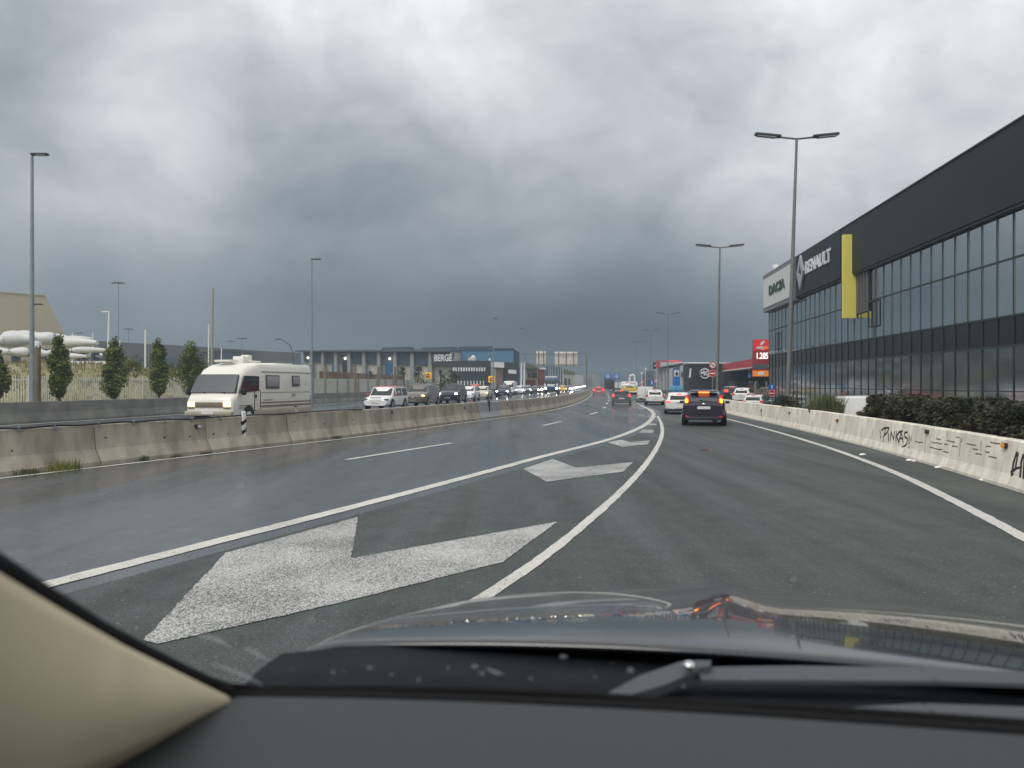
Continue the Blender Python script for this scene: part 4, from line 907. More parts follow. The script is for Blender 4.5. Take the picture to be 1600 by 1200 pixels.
p, s = oncoming(794, 617.3, 2.4); car('van', 'white oncoming van behind the dark blue hatchback', 'van', p, s, True, 5.0, 1.95, 2.25, 'white', lights='off', cat='van', full=False)
p, s = oncoming(810, 616.3, 2.1); car('car', 'white oncoming car right of the white van', 'hatch', p, s, True, 4.2, 1.78, 1.5, 'white', lights='onw', full=False)
p, s = oncoming(822, 615.3, 2.1); car('car', 'silver oncoming car behind the white one', 'suv', p, s, True, 4.2, 1.8, 1.6, 'silver', lights='onw', full=False)
p, s = oncoming(835, 614.5, 2.1); car('car', 'dark grey oncoming car before the blue truck', 'hatch', p, s, True, 4.2, 1.78, 1.45, 'grey', lights='onw', full=False)
p, s = oncoming(846, 613.4, 2.1); car('car', 'dark oncoming car half behind the blue truck', 'hatch', p, s, True, 4.2, 1.78, 1.45, 'navy', lights='on', full=False)
p, s = oncoming(878, 612.8, 2.1); car('car', 'yellow oncoming taxi right of the blue truck', 'hatch', p, s, True, 4.3, 1.8, 1.5, 'yellow', lights='yel', full=False)
# blue truck
g = gp(861, 615.8); s = slope(LA, g.y); t = thing('truck', 'blue and white truck with lit headlamps facing us', 'truck', g+Vector((s, 1, 0))*3, -math.atan(s)+math.pi)
MB().box((0, 2.1, 1.75), (2.3, 1.7, 2.1), bev=.2).build('cab', PT['blue'], t); MB().box((0, -1.6, 2.0), (2.3, 5.6, 2.3), bev=.05).build('cargo_box', PT['blue'], t)
MB().box((0, 2.96, 2.15), (1.95, .08, .75), bev=.03).build('windscreen', M['car_glass_p'], t); MB().box((0, 2.97, 1.55), (1.3, .08, .4), bev=.03).build('grille', M['sign_white'], t); MB().box((0, 2.97, .7), (2.2, .16, .55), bev=.04).build('bumper', M['plastic'], t)
for s_ in (-1, 1):
    MB().ball((s_*.92, 3.0, .95), (.17, .08, .13), 10, 6).build('headlight', M['head'], t); MB().box((s_*1.05, 2.75, 1.3), (.3, .5, 1.1), bev=.06).build('corner_panel', PT['white'], t); MB().box((s_*1.36, 2.75, 2.2), (.2, .12, .5), bev=.04).build('mirror', M['plastic'], t)
MB().box((0, 2.2, 2.95), (2.2, 1.0, .35), bev=.1).build('deflector', M['grey_refl'], t)
wheels(t, 2.3, (2.0, -2.8), .48)
# far headlights: simple cars
fl = random.Random(12); k = 0
cols = ['silver', 'white', 'grey', 'navy', 'black', 'red']
for Z in (158, 172, 186, 200, 216, 232, 250, 270, 292, 316, 342, 372, 405, 440, 480, 525, 570):
    for off in (6.2, 9.8):
        if fl.random() < .2 or (off < 8 and Z < 175): continue
        zz = Z+fl.uniform(-5, 5); s = slope(LA, zz); t = thing('car', 'distant oncoming car seen as a pair of headlamps', 'car', (LA(zz)-off, zz, 0), -math.atan(s)+math.pi, 'distant oncoming cars')
        p_ = PT[cols[k % 6]]; k += 1; S = SH['hatch']; MB().loft([ring(-2.1+q[0]*4.2, 1.48, 1.78, q) for q in S]).build('body', p_, t, angle=32)
        Rg = [ring(-2.1+q[0]*4.2, 1.48, 1.78, q) for q in S]; g = MB(); patch(g, Rg[7][10], Rg[7][5], Rg[6][5], Rg[6][10], .04, .96, .06, .93); g.build('windscreen', M['car_glass'], t)
        lm = M[fl.choice(['head', 'head', 'head_w', 'head_y'])]
        for s_ in (-1, 1): MB().ball((s_*.66, 1.98, .70), (.24, .16, .16), 8, 5).build('headlight', lm, t)
# station and car park cars
t = car('car', 'white car parked by the fuel station, left one', 'hatch', (22.6, 75, -.2), .45, False, 4.0, 1.75, 1.55, 'white'); rear_kit(t, 1.75, 4.0, 1.55, .6)
t = car('car', 'low white car parked nearer the dealership corner', 'hatch', (18.9, 59.5, -.42), .5, False, 3.7, 1.7, 1.3, 'white'); rear_kit(t, 1.7, 3.7, 1.35, .6)
t = car('car', 'dark car with red tail lamps at the station entrance', 'hatch', (23.8, 84, 0), .14, False, 4.2, 1.8, 1.5, 'black'); rear_kit(t, 1.8, 4.2, 1.5, .66, 'brake', .2, .16)
t = car('car', 'grey car right of the far white parked one', 'suv', (25.2, 76, -.1), -1.2, False, 4.2, 1.8, 1.5, 'grey'); rear_kit(t, 1.8, 4.2, 1.5, .6)
t = car('van', 'white van parked behind the end of the hedge', 'van', (12.6, 28.4, -.62), -2.4, False, 2.9, 1.75, 1.86, 'white', cat='van', wheel_r=.33)
# the motorhome
t = thing('motorhome', 'cream motorhome with lit headlamps in the opposite lanes', 'motorhome', (-12.3, 31.2, 0), math.pi-math.atan(.20)); Lm, Wm = 7.0, 2.2
# stations measured from the nose backwards; local +y is forward, nose at y=0
def mr(y, zb, zt, w, wt, rr=.22):
    hw = w/2; ht = wt/2; return [Vector((x, y, z)) for x, z in ((hw*.97, zb), (hw, zb+.08), (hw, min(1.15, zt*.72)), (hw*.995, min(1.75, zt-rr-.06)), (ht, zt-rr), (ht-rr*.35, zt-rr*.3), (ht-rr, zt), (0, zt+.03))]+[Vector((-x, y, z)) for x, z in ((ht-rr, zt), (ht-rr*.35, zt-rr*.3), (ht, zt-rr), (hw*.995, min(1.75, zt-rr-.06)), (hw, min(1.15, zt*.72)), (hw, zb+.08), (hw*.97, zb))]
st = [mr(-.02, .50, .98, 1.86, 1.84, .10), mr(-.10, .42, 1.16, 2.06, 2.0, .10), mr(-.28, .40, 1.30, 2.14, 2.08, .10), mr(-.42, .38, 1.52, 2.16, 2.0, .16), mr(-.72, .36, 2.05, 2.18, 1.95, .2), mr(-.80, .36, 2.18, 2.19, 1.98, .22), mr(-1.05, .36, 2.42, 2.2, 2.02, .24), mr(-1.5, .36, 2.58, 2.2, 2.08, .24), mr(-2.1, .36, 2.66, 2.2, 2.12, .22), mr(-2.25, .36, 2.67, 2.2, 2.14, .2), mr(-6.85, .42, 2.70, 2.2, 2.16, .2), mr(-7.0, .50, 2.62, 2.12, 2.08, .2)]
MB().loft(st).build('body', PT['camper'], t, angle=38)
q = MB(); a, b, c, d = st[3][9], st[3][5], st[5][5], st[5][9]
pts = [Vector((-1.0, -.335, 1.34)), Vector((1.0, -.335, 1.34)), Vector((.90, -.80, 2.10)), Vector((-.90, -.80, 2.10))]; n = Vector((0, .85, .5)).normalized()
q.hexa([v-n*.10 for v in pts], [v+n*.11 for v in pts]); q.build('windscreen', M['car_glass_p'], t)
# local +x is the left of the vehicle's travel seen from inside... the side facing us is local -x... both sides get windows
M['camper_frame'] = mat('grey window frame', (.12, .11, .115), .5); M['blind'] = mat('pale window blind', (.34, .33, .35), .5, var=.05); M['stripe'] = mat('brown stripe', (.20, .16, .12), .5)
for s in (-1, 1):
    x = s*1.11; q = MB(); pts = [(-.42, 1.36), (-1.95, 1.44), (-2.02, 2.08), (-.84, 2.10)]
    def side(qq, P, dep=.03, off=0.): qq.hexa([Vector((s*(1.055+off), y, z)) for y, z in P], [Vector((s*(1.055+off+dep+(.03 if z < 1.5 else 0)), y, z)) for y, z in P])
    side(q, pts, .045); q.build('cab_window', M['car_glass'], t)
    for y0, y1, z0, z1 in ((-2.55, -3.75, 1.52, 2.15), (-4.95, -5.7, 1.62, 2.15)):
        q = MB(); q.box((s*1.10, (y0+y1)/2, (z0+z1)/2), (.06, y0-y1, z1-z0), bev=.03); w = q.build('window', M['camper_frame'], t)
        q = MB(); q.box((s*1.125, (y0+y1)/2, (z0+z1)/2+.02), (.03, y0-y1-.16, z1-z0-.18), bev=.01); q.build('pane', M['blind'], w)
    q = MB()
    for yy in (-1.62, -2.10): q.box((s*1.10, yy, 1.02), (.035, .03, .92))
    q.box((s*1.10, -1.86, .57), (.035, .5, .03)); dr = q.build('door', M['black'], t)
    MB().box((s*1.12, -1.72, 1.2), (.05, .06, .16)).build('handle', M['black'], dr)
    for z, hh in ((.72, .09), (.88, .06)): MB().box((s*1.105, -4.55, z+.02), (.02, 4.7, hh)).build('stripe', M['stripe'], t)
    for z in (1.36, 2.30): MB().box((s*1.105, -4.6, z), (.02, 4.8, .035)).build('moulding', PT['camper_low'], t)
    MB().box((s*1.105, -2.75, 1.02), (.02, .75, .035)).build('trim_line', M['stripe'], t)
    for z in (.70, .80): MB().box((s*1.10, -.95, z+.02), (.02, 1.0, .028)).build('stripe', M['stripe'], t)
    MB().box((s*1.08, -4.3, .48), (.10, 5.2, .30), bev=.03).build('skirt', PT['camper_low'], t)
    MB().box((s*1.115, -5.1, 1.22), (.03, .3, .14)).build('hatch', M['camper_frame'] if False else M['blind'], t)
    MB().box((s*1.06, -6.85, .95), (.10, .12, .5), bev=.02).build('tail_light', M['blind'], t)
    MB().disc((s*1.04, -1.15, .38), .44, .16, 'X', 22).build('wheel_arch', M['black'], t)
    hl = MB().box((s*.80, -.03, .88), (.30, .10, .20), bev=.03).build('headlight', M['head_y'], t); MB().box((s*.80, -.03, .735), (.30, .09, .07), bev=.01).build('indicator', M['stripe'], t)
    MB().box((s*1.25, -.55, 1.42), (.16, .14, .30), bev=.04).build('mirror', M['black'], t)
wheels(t, 2.2, (-1.15, -5.3), .34, .2, 'white'); t.scale = (1, 1, .965)
MB().box((0, -.02, .86), (1.24, .08, .22), bev=.02).build('grille', M['stripe'], t)
MB().box((0, .0, .50), (2.1, .2, .20), bev=.05).build('bumper', PT['camper_low'], t); MB().box((0, .11, .53), (.54, .02, .12)).build('number_plate', M['plate'], t)
for x in (-.55, .35): MB().tube([(x, -.27, 1.34), (x+.35, -.36, 1.42)], .015, 5).build('wiper', M['black'], t)
for y, w, l, h in ((-1.6, .8, .6, .10), (-2.75, .5, .5, .30), (-3.4, .7, .9, .12), (-3.2, .35, .35, .38), (-5.4, 1.4, 1.6, .05)): MB().box((.2, y, 2.70+h/2), (w, l, h), bev=.03).build('roof_vent', PT['camper'], t)
for s in (-1, 1): MB().tube([(s*.95, -3.9, 2.78), (s*.95, -6.7, 2.78)], .02, 6).build('roof_rail', M['galv'], t)
# ------------------------------------------------------------------ buildings
class Facade:
    """a vertical plane from A to B on the ground; local x runs along it, -y faces the road"""
    def __init__(s, A, B, name, label, cat='building', group=None, z0=0.):
        s.A, s.B = Vector((*A, 0)), Vector((*B, 0)); d = s.B-s.A; s.len = d.length; s.d = d.normalized()
        s.root = thing(name, label, cat, (A[0], A[1], z0), math.atan2(d.y, d.x), group); s.z0 = z0
    def loc(s, px, py):
        r = (px-CX)/F; d = s.B-s.A; t = (r*s.A.y-s.A.x)/(d.x-r*d.y); Z = s.A.y+d.y*t
        return t*s.len, HC-(py-HZ)*Z/F-s.z0
    def poly(s, q, pts, d0, d1): q.prism([s.loc(*p) for p in pts], (d0, d1)); return q
    def rect(s, q, x0, x1, y0, y1, d0, d1): return s.poly(q, [(x0, y1), (x1, y1), (x1, y0), (x0, y0)], d0, d1)
    def part(s, name, m, x0, x1, y0, y1, d0, d1, parent=None): return s.rect(MB(), x0, x1, y0, y1, d0, d1).build(name, M[m], parent or s.root)
# --- dealership, a long glazed front along the right
M['fascia'] = mat('anthracite cladding', (.015, .020, .027), .6, var=.12, scale=.6, bump=.05, bscale=3)
M['glaz'] = mat('reflective glazing', (.47, .51, .525), .045, 1., var=.10, scale=.25)
M['glaz_low'] = mat('dark ground floor glazing', (.36, .41, .43), .10, 1., var=.10, scale=.25)
M['spandrel'] = mat('dark spandrel glass', (.012, .014, .017), .22, var=.15, scale=.4, ior=1.45)
M['mull'] = mat('dark mullion', (.035, .04, .043), .45)
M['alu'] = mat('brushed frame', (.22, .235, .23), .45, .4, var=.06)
M['panel_w'] = mat('white sign panel', (.66, .67, .65), .5, var=.03)
M['yellow'] = mat('yellow panel', (.82, .74, .16), .5, var=.03)
M['letter'] = mat('white letters', (.74, .76, .78), .4); M['silver'] = mat('silver emblem', (.50, .52, .55), .3, .4); M['green'] = mat('dark green letters', (.03, .07, .05), .5)
k_ = .1015; X0 = 14.05; FA = lambda Z: (X0+k_*Z, Z)
f = Facade(FA(60.3), FA(12), 'dealership', 'long dark glazed dealership with a yellow upright panel'); R0 = f.root; LEN = f.len
# local x: 0 at the far corner, grows towards us; -y must face the road: direction far->near with the road on its right
f_side = -1
def yy(v): return f_side*v
# heights
ZT, ZF, ZM, ZS, ZL, ZG, ZB = 10.15, 7.50, 5.85, 3.95, 2.95, 1.42, -.5
W_B = 26
def bx(x0, x1, z0, z1, o, d, m, name=None, parent=None, q=None):
    """box from local x0..x1, z0..z1, o metres proud of the front, d deep"""
    b = q or MB(); b.box(((x0+x1)/2, -o+d/2, (z0+z1)/2), (x1-x0, d, z1-z0))
    return b if q else b.build(name, M[m], parent or R0)
bx(0, LEN, ZB, ZT-.1, -.5, W_B, 'fascia', 'wall')
bx(5.4, LEN, ZF, ZT, .28, .9, 'fascia', 'fascia'); bx(5.4, LEN, ZF-.10, ZF, .22, .8, 'mull', 'fascia_lip'); bx(5.4, LEN, ZT, ZT+.06, .32, .5, 'mull', 'coping')
# sign box of the far corner
sx0, sx1, sz0, sz1 = -.15, 10.4, 7.35, 10.0
xs = lambda px, py: f.loc(px, py)
a = xs(1201, 432); b = xs(1251, 408); sx0, sx1 = a[0], b[0]
sb = bx(sx0, sx1, 7.30, 10.20, .42, 1.2, 'alu', 'sign_box'); 
bx(sx0+.25, sx1-.30, 7.62, 9.85, .46, .08, 'panel_w', 'sign_panel', sb)
a0 = xs(1211.5, 452); b0 = xs(1237.5, 440); t = text('DACIA', 1.0, .035, .03); mx = max(v[0] for v in t.v)*2; sc = (b0[0]-a0[0])/mx
t.v = [(v[0]*sc, v[1], v[2]*.95) for v in t.v]; shift(t, ((a0[0]+b0[0])/2, -.50, 8.72)); t.build('lettering', M['green'], sb)
fz = bx(sx1+.02, xs(1322, 368)[0], ZF+.0, ZT, .31, .08, 'fascia', 'sign_field')
a0 = xs(1267, 424); b0 = xs(1308, 412); t = text('RENAULT', 1.0, .03, .03); mx = max(v[0] for v in t.v)*2; sc = (b0[0]-a0[0])/mx
zr = 9.02; t.v = [(v[0]*sc, v[1], v[2]*1.05) for v in t.v]; shift(t, ((a0[0]+b0[0])/2, -.36, zr)); t.build('lettering', M['letter'], fz)
a0 = xs(1255.5, 428)[0]; b0 = xs(1266.5, 425)[0]; cx = (a0+b0)/2; w = (b0-a0)/2; h = 1.12; zr = 8.92; q = MB()
O = [(0, h), (w, 0), (0, -h), (-w, 0)]; I = [(0, h*.50), (w*.42, 0), (0, -h*.50), (-w*.42, 0)]
for i in range(4):
    j = (i+1) % 4; P4 = [O[i], O[j], I[j], I[i]]; q.hexa([Vector((cx+p[0], -.34, zr+p[1])) for p in P4], [Vector((cx+p[0], -.46, zr+p[1])) for p in P4])
q.build('emblem', M['silver'], fz)
# yellow upright: a blade standing out of the front
yx = xs(1339, 430)[0]; ya = MB(); ya.box((yx, -.40, 7.35), (.22, .66, 4.4)); yb = ya.build('upright_panel', M['yellow'], R0)
bx(yx+.13, yx+2.1, 5.35, ZF-.1, .06, .3, 'fascia', 'louvre_panel'); q = MB()
for i in range(4): q.box((yx+.5+i*.45, -.1, 6.4), (.06, .14, 2.1))
q.build('louvre', M['pole_g'], R0)
# glazing: columns of panes
step = 1.03; n = int(LEN/step); XN = f.loc(1690, 600)[0]; rn = random.Random(21); mu = MB(); highlight = MB()
for i in range(n):
    x0 = i*step; x1 = x0+step
    mu.box((x0, -.015, (ZB+ZF)/2), (.045, .07, ZF-ZB)); highlight.box((x0+.045, -.012, (ZS+ZF)/2), (.03, .05, ZF-ZS-.1))  # pale strip beside each mullion: its bright highlight put in as a coloured shape
    if yx+.1 < (x0+x1)/2 < yx+2.0: rows = ((ZB+.1, ZL), (ZS, 5.33))
    else: rows = ((ZB+.1, ZL), (ZS, ZM), (ZM, ZF-.1))
    for z0, z1 in rows:
        if x0 > XN: continue
        q = MB(); ax, az = rn.gauss(0, .003), rn.gauss(0, .0025); w, h = (x1-x0-.03)/2, (z1-z0-.03)/2
        q.box((0, 0, 0), (w*2, .04, h*2), m=Matrix.Rotation(ax, 4, 'X') @ Matrix.Rotation(az, 4, 'Z'))
        q.build('window', M['glaz' if z0 > 1 else 'glaz_low'], R0, ((x0+x1)/2, 0, (z0+z1)/2))
bx(0, LEN, ZS-1.0, ZS, -.02+.03, .06, 'spandrel', 'spandrel_band'); bx(XN+1.2, LEN, ZB, ZL-.02, .012, .06, 'glaz', 'end_glazing')
for z in (ZM, ZS, ZL, ZG): mu.box((LEN/2, -.012, z), (LEN, .07, .07 if z != ZG else .04))
o = mu.build('mullion', M['mull'], R0); highlight.build('mullion_highlight', M['alu'], R0)
# opening casements
for px, py, w, h in ((1367, 490, 1.1, 1.25), (1217, 533, 1.1, 1.2)):
    l = f.loc(px, py); q = MB()
    for a, b in (((l[0]-w/2, l[1]), (.06, h)), ((l[0]+w/2, l[1]), (.06, h)), ((l[0], l[1]-h/2), (w, .06)), ((l[0], l[1]+h/2), (w, .06))): q.box((a[0], -.10, a[1]), (b[0], .05, b[1]))
    q.build('casement_frame', M['mull'], R0)
MB().box((2.0, 0, ZT+.35), (.5, .4, .45), bev=.1).build('roof_lamp', M['white'], R0)
# --- port hall with white letters
M['slate'] = mat('slate cladding', (.085, .10, .12), .55, var=.12, scale=.4); M['panel_b'] = mat('blue grey panel', (.045, .075, .11), .5, var=.12, scale=.3); M['pil'] = mat('grey pilaster', (.30, .30, .29), .7, var=.1); M['render'] = mat('cream render', (.52, .49, .42), .8, var=.12, scale=.4)
M['door_b'] = mat('blue door', (.03, .10, .22), .5); M['dark'] = mat('dark opening', (.02, .02, .022), .7); M['blue_roof'] = mat('blue roof sheet', (.10, .23, .36), .5, var=.08, scale=.2); M['blue_d'] = mat('dark blue cladding', (.03, .065, .11), .55, var=.1); M['annex'] = mat('dark annex cladding', (.035, .042, .05), .55, var=.15, scale=.5)
M['roof_g'] = mat('grey roof edge', (.09, .115, .13), .5, var=.08); M['lamp_on'] = mat('lit wall lamp', (1, .9, .7), .4, emit=(1, .9, .68), es=6.)
def U(x, y): return 460+x/5.714, 500+y/5.714     # offsets read from an enlarged crop
b = Facade(tuple(at(470, 600, 160).xy), tuple(at(708, 600, 152).xy), 'port_hall', 'long blue and white port hall with large white letters', z0=0.); T = b.root
b.poly(MB(), [U(65, 640), U(1400, 640), U(1400, 285), U(65, 285)], .6, 14).build('wall', M['render'], T)
b.poly(MB(), [U(30, 272), U(1400, 262), U(1400, 284), U(30, 284)], -1.2, 14).build('roof', M['roof_g'], T)
cols_ = [155, 262, 378, 497, 630, 762, 907, 1060, 1222]
tops_ = 285; bot = lambda x: 378+(x-155)*.026
for i, x in enumerate(cols_):
    w = 17+i*1.2; b.poly(MB(), [U(x-w*.9, 640), U(x+w*.4+8, 640), U(x+w*.4, tops_), U(x-w*.7, tops_)], -.5, .7).build('pilaster', M['pil'], T)
edges = [70]+cols_+[1385]
for i, (a, c) in enumerate(zip(edges[:-1], edges[1:])):
    b.poly(MB(), [U(a+14, bot(a)), U(c-14, bot(c)), U(c-14, 289), U(a+14, 289)], .2, .7).build('cladding_panel', M['panel_b' if i not in (3, 6) else 'slate'], T)
for x0, x1, y0, y1, m in ((332, 372, 378, 470, 'door_b'), (425, 497, 362, 470, 'dark'), (806, 895, 372, 520, 'door_b')): b.poly(MB(), [U(x0, y1), U(x1, y1), U(x1, y0), U(x0, y0)], .1, .7).build('door', M[m], T)
for x, y in ((123, 338), (455, 342), (853, 346)): l = b.loc(*U(x, y)); MB().ball((l[0], -.1, l[1]), .22, 10, 7).build('wall_lamp', M['lamp_on'], T)
for x0, x1 in ((640, 892), (1015, 1302)): b.poly(MB(), [U(x0, 262), U(x1, 258), U(x1, 222), U(x0, 230)], 8, 11).build('roof_light', M['panel_b'], T)
b.poly(MB(), [U(1232, 405), U(1400, 408), U(1430, 295), U(1225, 290)], -.6, .1).build('sign_field', M['annex'], T)
t = text('BERG\u00c9', 1., .035, .04); l0 = b.loc(*U(1256, 340)); l1 = b.loc(*U(1420, 340)); mx = max(v[0] for v in t.v)*2; sc = (l1[0]-l0[0])/mx; zz = max(v[2] for v in t.v)-min(v[2] for v in t.v); hz = b.loc(*U(1330, 312))[1]-b.loc(*U(1330, 380))[1]
t.v = [(v[0]*sc, v[1], v[2]*hz/zz*1.15) for v in t.v]; shift(t, ((l0[0]+l1[0])/2, -.75, b.loc(*U(1330, 342))[1])); t.build('lettering', M['letter'], T)
def U4(x, y): return 660+x/7.27, 520+y/7.27
c = Facade(tuple(at(705, 600, 158).xy), tuple(at(812, 600, 158).xy), 'blue_hall', 'blue roofed hall behind the dark annex'); T = c.root
c.poly(MB(), [U4(365, 600), U4(1035, 600), U4(1035, 190), U4(1020, 172), U4(365, 190)], 0, 25).build('wall', M['blue_roof'], T)
c.poly(MB(), [U4(1035, 620), U4(1110, 620), U4(1108, 225), U4(1035, 180)], .5, 24).build('gable_wall', M['blue_d'], T)
c.poly(MB(), [U4(385, 170), U4(800, 168), U4(800, 138), U4(390, 142)], 6, 9).build('roof_light', M['panel_b'], T)
c.poly(MB(), [U4(360, 195), U4(1036, 185), U4(1030, 170), U4(360, 180)], -.3, 8).build('roof_edge', M['roof_g'], T)
d = Facade(tuple(at(700, 600, 136).xy), tuple(at(768, 600, 136).xy), 'annex_building', 'dark annex with a row of small white letters'); T = d.root
d.poly(MB(), [U4(318, 640), U4(772, 640), U4(772, 318), U4(318, 318)], 0, 12).build('wall', M['annex'], T)
q = MB()
rn = random.Random(6)
for k in range(13): x = 345+k*29.5; d.poly(q, [U4(x, 437), U4(x+rn.uniform(12, 22), 437), U4(x+rn.uniform(12, 22), 394), U4(x, 394)], -.12, .02)
q.build('lettering', M['letter'], T); q = MB()
for k in range(9): x = 400+k*36; d.poly(q, [U4(x, 600), U4(x+14, 600), U4(x+14, 545), U4(x, 545)], -.12, .02)
q.build('window', M['panel_w'], T)
for x, y, r in ((567, 290, .5), (525, 300, .25), (760, 305, .25)): l = d.loc(*U4(x, y)); MB().ball((l[0], 3, l[1]), (r, r, r*1.4), 8, 6).build('roof_vent', M['panel_w'], T)
e = Facade(tuple(at(766, 600, 133).xy), tuple(at(812, 600, 133).xy), 'entrance_block', 'dark entrance block with a white sign board'); T = e.root
e.poly(MB(), [U4(775, 640), U4(840, 640), U4(840, 330), U4(775, 330)], 0, 8).build('column', M['pil'], T)
e.poly(MB(), [U4(840, 640), U4(1090, 640), U4(1090, 345), U4(930, 330), U4(840, 330)], .5, 10).build('wall', M['annex'], T)
e.poly(MB(), [U4(790, 392), U4(930, 398), U4(930, 335), U4(800, 332)], -.3, .1).build('sign_board', M['panel_w'], T)
e.poly(MB(), [U4(842, 620), U4(915, 620), U4(915, 400), U4(842, 400)], .2, .8).build('doorway', M['rustwall'], T)
e.poly(MB(), [U4(975, 460), U4(1068, 468), U4(1068, 425), U4(975, 415)], .3, .8).build('window', M['panel_w'], T)
for x in (1118, 1152): e.poly(MB(), [U4(x-8, 640), U4(x+12, 640), U4(x+14, 340), U4(x-2, 340)], 0, 1).build('pillar', M['panel_w'], T)
# --- things behind the gantry
def U5(x, y): return 800+x/10.9, 530+y/10.9
def block(name, label, Z, pts, m, depth=12, extra=(), cat='building', group=None):
    xs_ = [U5(*p)[0] for p in pts]; g = Facade(tuple(at(min(xs_), 601, Z).xy), tuple(at(max(xs_), 601, Z).xy), name, label, cat, group); g.poly(MB(), [U5(*p) for p in pts], 0, depth).build('wall', M[m], g.root)
    for nm, mm, pp, d0, d1 in extra: g.poly(MB(), [U5(*p) for p in pp], d0, d1).build(nm, M[mm], g.root)
    return g.root
M['cont_red'] = mat('rusty red container', (.20, .045, .03), .7, var=.25, scale=.6); M['cont_blue'] = mat('blue corrugated cladding', (.04, .11, .19), .55, var=.25, scale=1.2, stretch=(3, 3, .1)); M['ochre'] = mat('ochre render', (.42, .36, .22), .8, var=.15, scale=.3); M['town'] = mat('pale town render', (.42, .42, .36), .85, var=.25, scale=.12); M['mossy'] = mat('mossy roof', (.12, .14, .07), .9, var=.2)
block('house', 'ochre two storey house under the gantry', 185, [(255, 800), (430, 800), (430, 505), (255, 505)], 'ochre', 10, (('window', 'dark', [(275, 650), (320, 650), (320, 585), (275, 585)], -.15, .1), ('window', 'dark', [(335, 655), (420, 655), (420, 575), (335, 575)], -.15, .1), ('roof', 'mossy', [(180, 500), (440, 505), (430, 470), (250, 400), (200, 400)], -1, 10)))
block('container', 'dull red container left of the ochre house foot', 172, [(180, 800), (260, 800), (260, 690), (180, 690)], 'cont_red', 3, (), 'container', 'red containers behind the traffic')
block('container', 'rusty red container in front of the ochre house', 168, [(250, 800), (400, 800), (400, 690), (250, 690)], 'cont_red', 3, (), 'container', 'red containers behind the traffic')
block('shed', 'tall rusty red shed with a white sign', 180, [(460, 800), (560, 800), (555, 530), (460, 500)], 'cont_red', 8, (('sign_board', 'panel_w', [(470, 515), (580, 515), (580, 485), (470, 485)], -.3, .1),))
g = block('blue_shed', 'blue corrugated shed with white ribs behind the truck', 200, [(590, 820), (865, 820), (865, 475), (720, 450), (590, 460)], 'cont_blue', 20)
q = MB(); fb = Facade(tuple(at(U5(590, 0)[0], 601, 200).xy), tuple(at(U5(865, 0)[0], 601, 200).xy), 'x', 'x'); bpy.data.objects.remove(fb.root)
for x in (625, 655, 690, 730, 780, 825, 860): fb.poly(q, [U5(x, 820), U5(x+7, 820), U5(x+7, 470), U5(x, 470)], -.15, .05)
q.build('rib', M['sign_back'], g)
block('warehouse', 'grey brown warehouse right of the blue shed', 240, [(870, 800), (1065, 800), (1065, 560), (870, 500)], 'town', 20, (('door', 'dark', [(895, 780), (930, 780), (930, 660), (895, 660)], -.2, .1), ('door', 'dark', [(960, 780), (990, 780), (990, 670), (960, 670)], -.2, .1), ('roof', 'mossy', [(865, 570), (1070, 590), (1070, 555), (865, 505)], -.5, 20)))
block('warehouse', 'low grey warehouse beneath the hill town', 330, [(1060, 800), (1215, 800), (1215, 620), (1060, 600)], 'sheet', 20)
rn = random.Random(15)
for i in range(14):
    x = 1130+i*27+rn.uniform(-6, 6); w = rn.uniform(24, 44); y0 = 600+rn.uniform(-18, 26)+max(0, (i-9)*6); Z = 640+rn.uniform(-40, 60)
    if x > 1520: x = 1520-rn.uniform(0, 60)
    xs_ = [U5(x, 0)[0], U5(x+w, 0)[0]]; g = Facade(tuple(at(xs_[0], 601, Z).xy), tuple(at(xs_[1], 601, Z).xy), 'apartment_block', 'pale apartment block in the far hill town', 'building', 'apartment blocks of the hill town'); g.poly(MB(), [U5(x, 790), U5(x+w, 790), U5(x+w, y0), U5(x, y0)], 0, 14).build('wall', M['town' if i % 3 else 'ochre'], g.root)
    q = MB(); 
    for j in range(3): g.poly(q, [U5(x+w*.1, y0+24+j*40), U5(x+w*.9, y0+24+j*40), U5(x+w*.9, y0+12+j*40), U5(x+w*.1, y0+12+j*40)], -.2, .1)
    q.build('window_row', M['slate'], g.root)
# --- left yard: shed, blades, long warehouse
M['beige'] = mat('beige shed roof', (.52, .45, .32), .8, var=.05, scale=.2, stretch=(1, 1, 1)); M['ware'] = mat('brown grey roof', (.14, .13, .115), .85, var=.12, scale=.2); M['ware_b'] = mat('blue lower wall', (.05, .08, .13), .6, var=.2, scale=.2)
Z = 150; g = Facade(tuple(at(-260, 601, 126).xy), tuple(at(112, 601, Z).xy), 'storage_shed', 'huge beige steep roofed storage shed at the left edge'); g.poly(MB(), [(-260, 590), (112, 590), (110, 542), (71, 462.5), (-30, 455), (-220, 470)], 0, 60).build('wall', M['beige'], g.root); g.poly(MB(), [(-225, 470), (-30, 455), (71, 462.5), (71.6, 461), (-30, 453.5), (-225, 468.5)], -.2, 60).build('ridge', M['beige'], g.root)
Z = 250; g = Facade(tuple(at(150, 601, 235).xy), tuple(at(470, 601, 300).xy), 'long_warehouse', 'long low brown warehouse behind the yard masts'); g.poly(MB(), [(150, 572), (470, 580), (470, 551), (420, 549), (300, 541), (155, 533)], 0, 30).build('roof', M['ware'], g.root)
g.poly(MB(), [(150, 572), (330, 574), (330, 560), (150, 557)], -.6, .5).build('wall', M['ware_b'], g.root); g.poly(MB(), [(336, 575), (366, 575), (366, 552), (336, 551)], -1.5, .5).build('annex', M['ware_b'], g.root); g.poly(MB(), [(310, 550.5), (395, 553.5), (395, 551.5), (366, 547), (340, 547)], -2, .6).build('canopy', M['dark'], g.root)
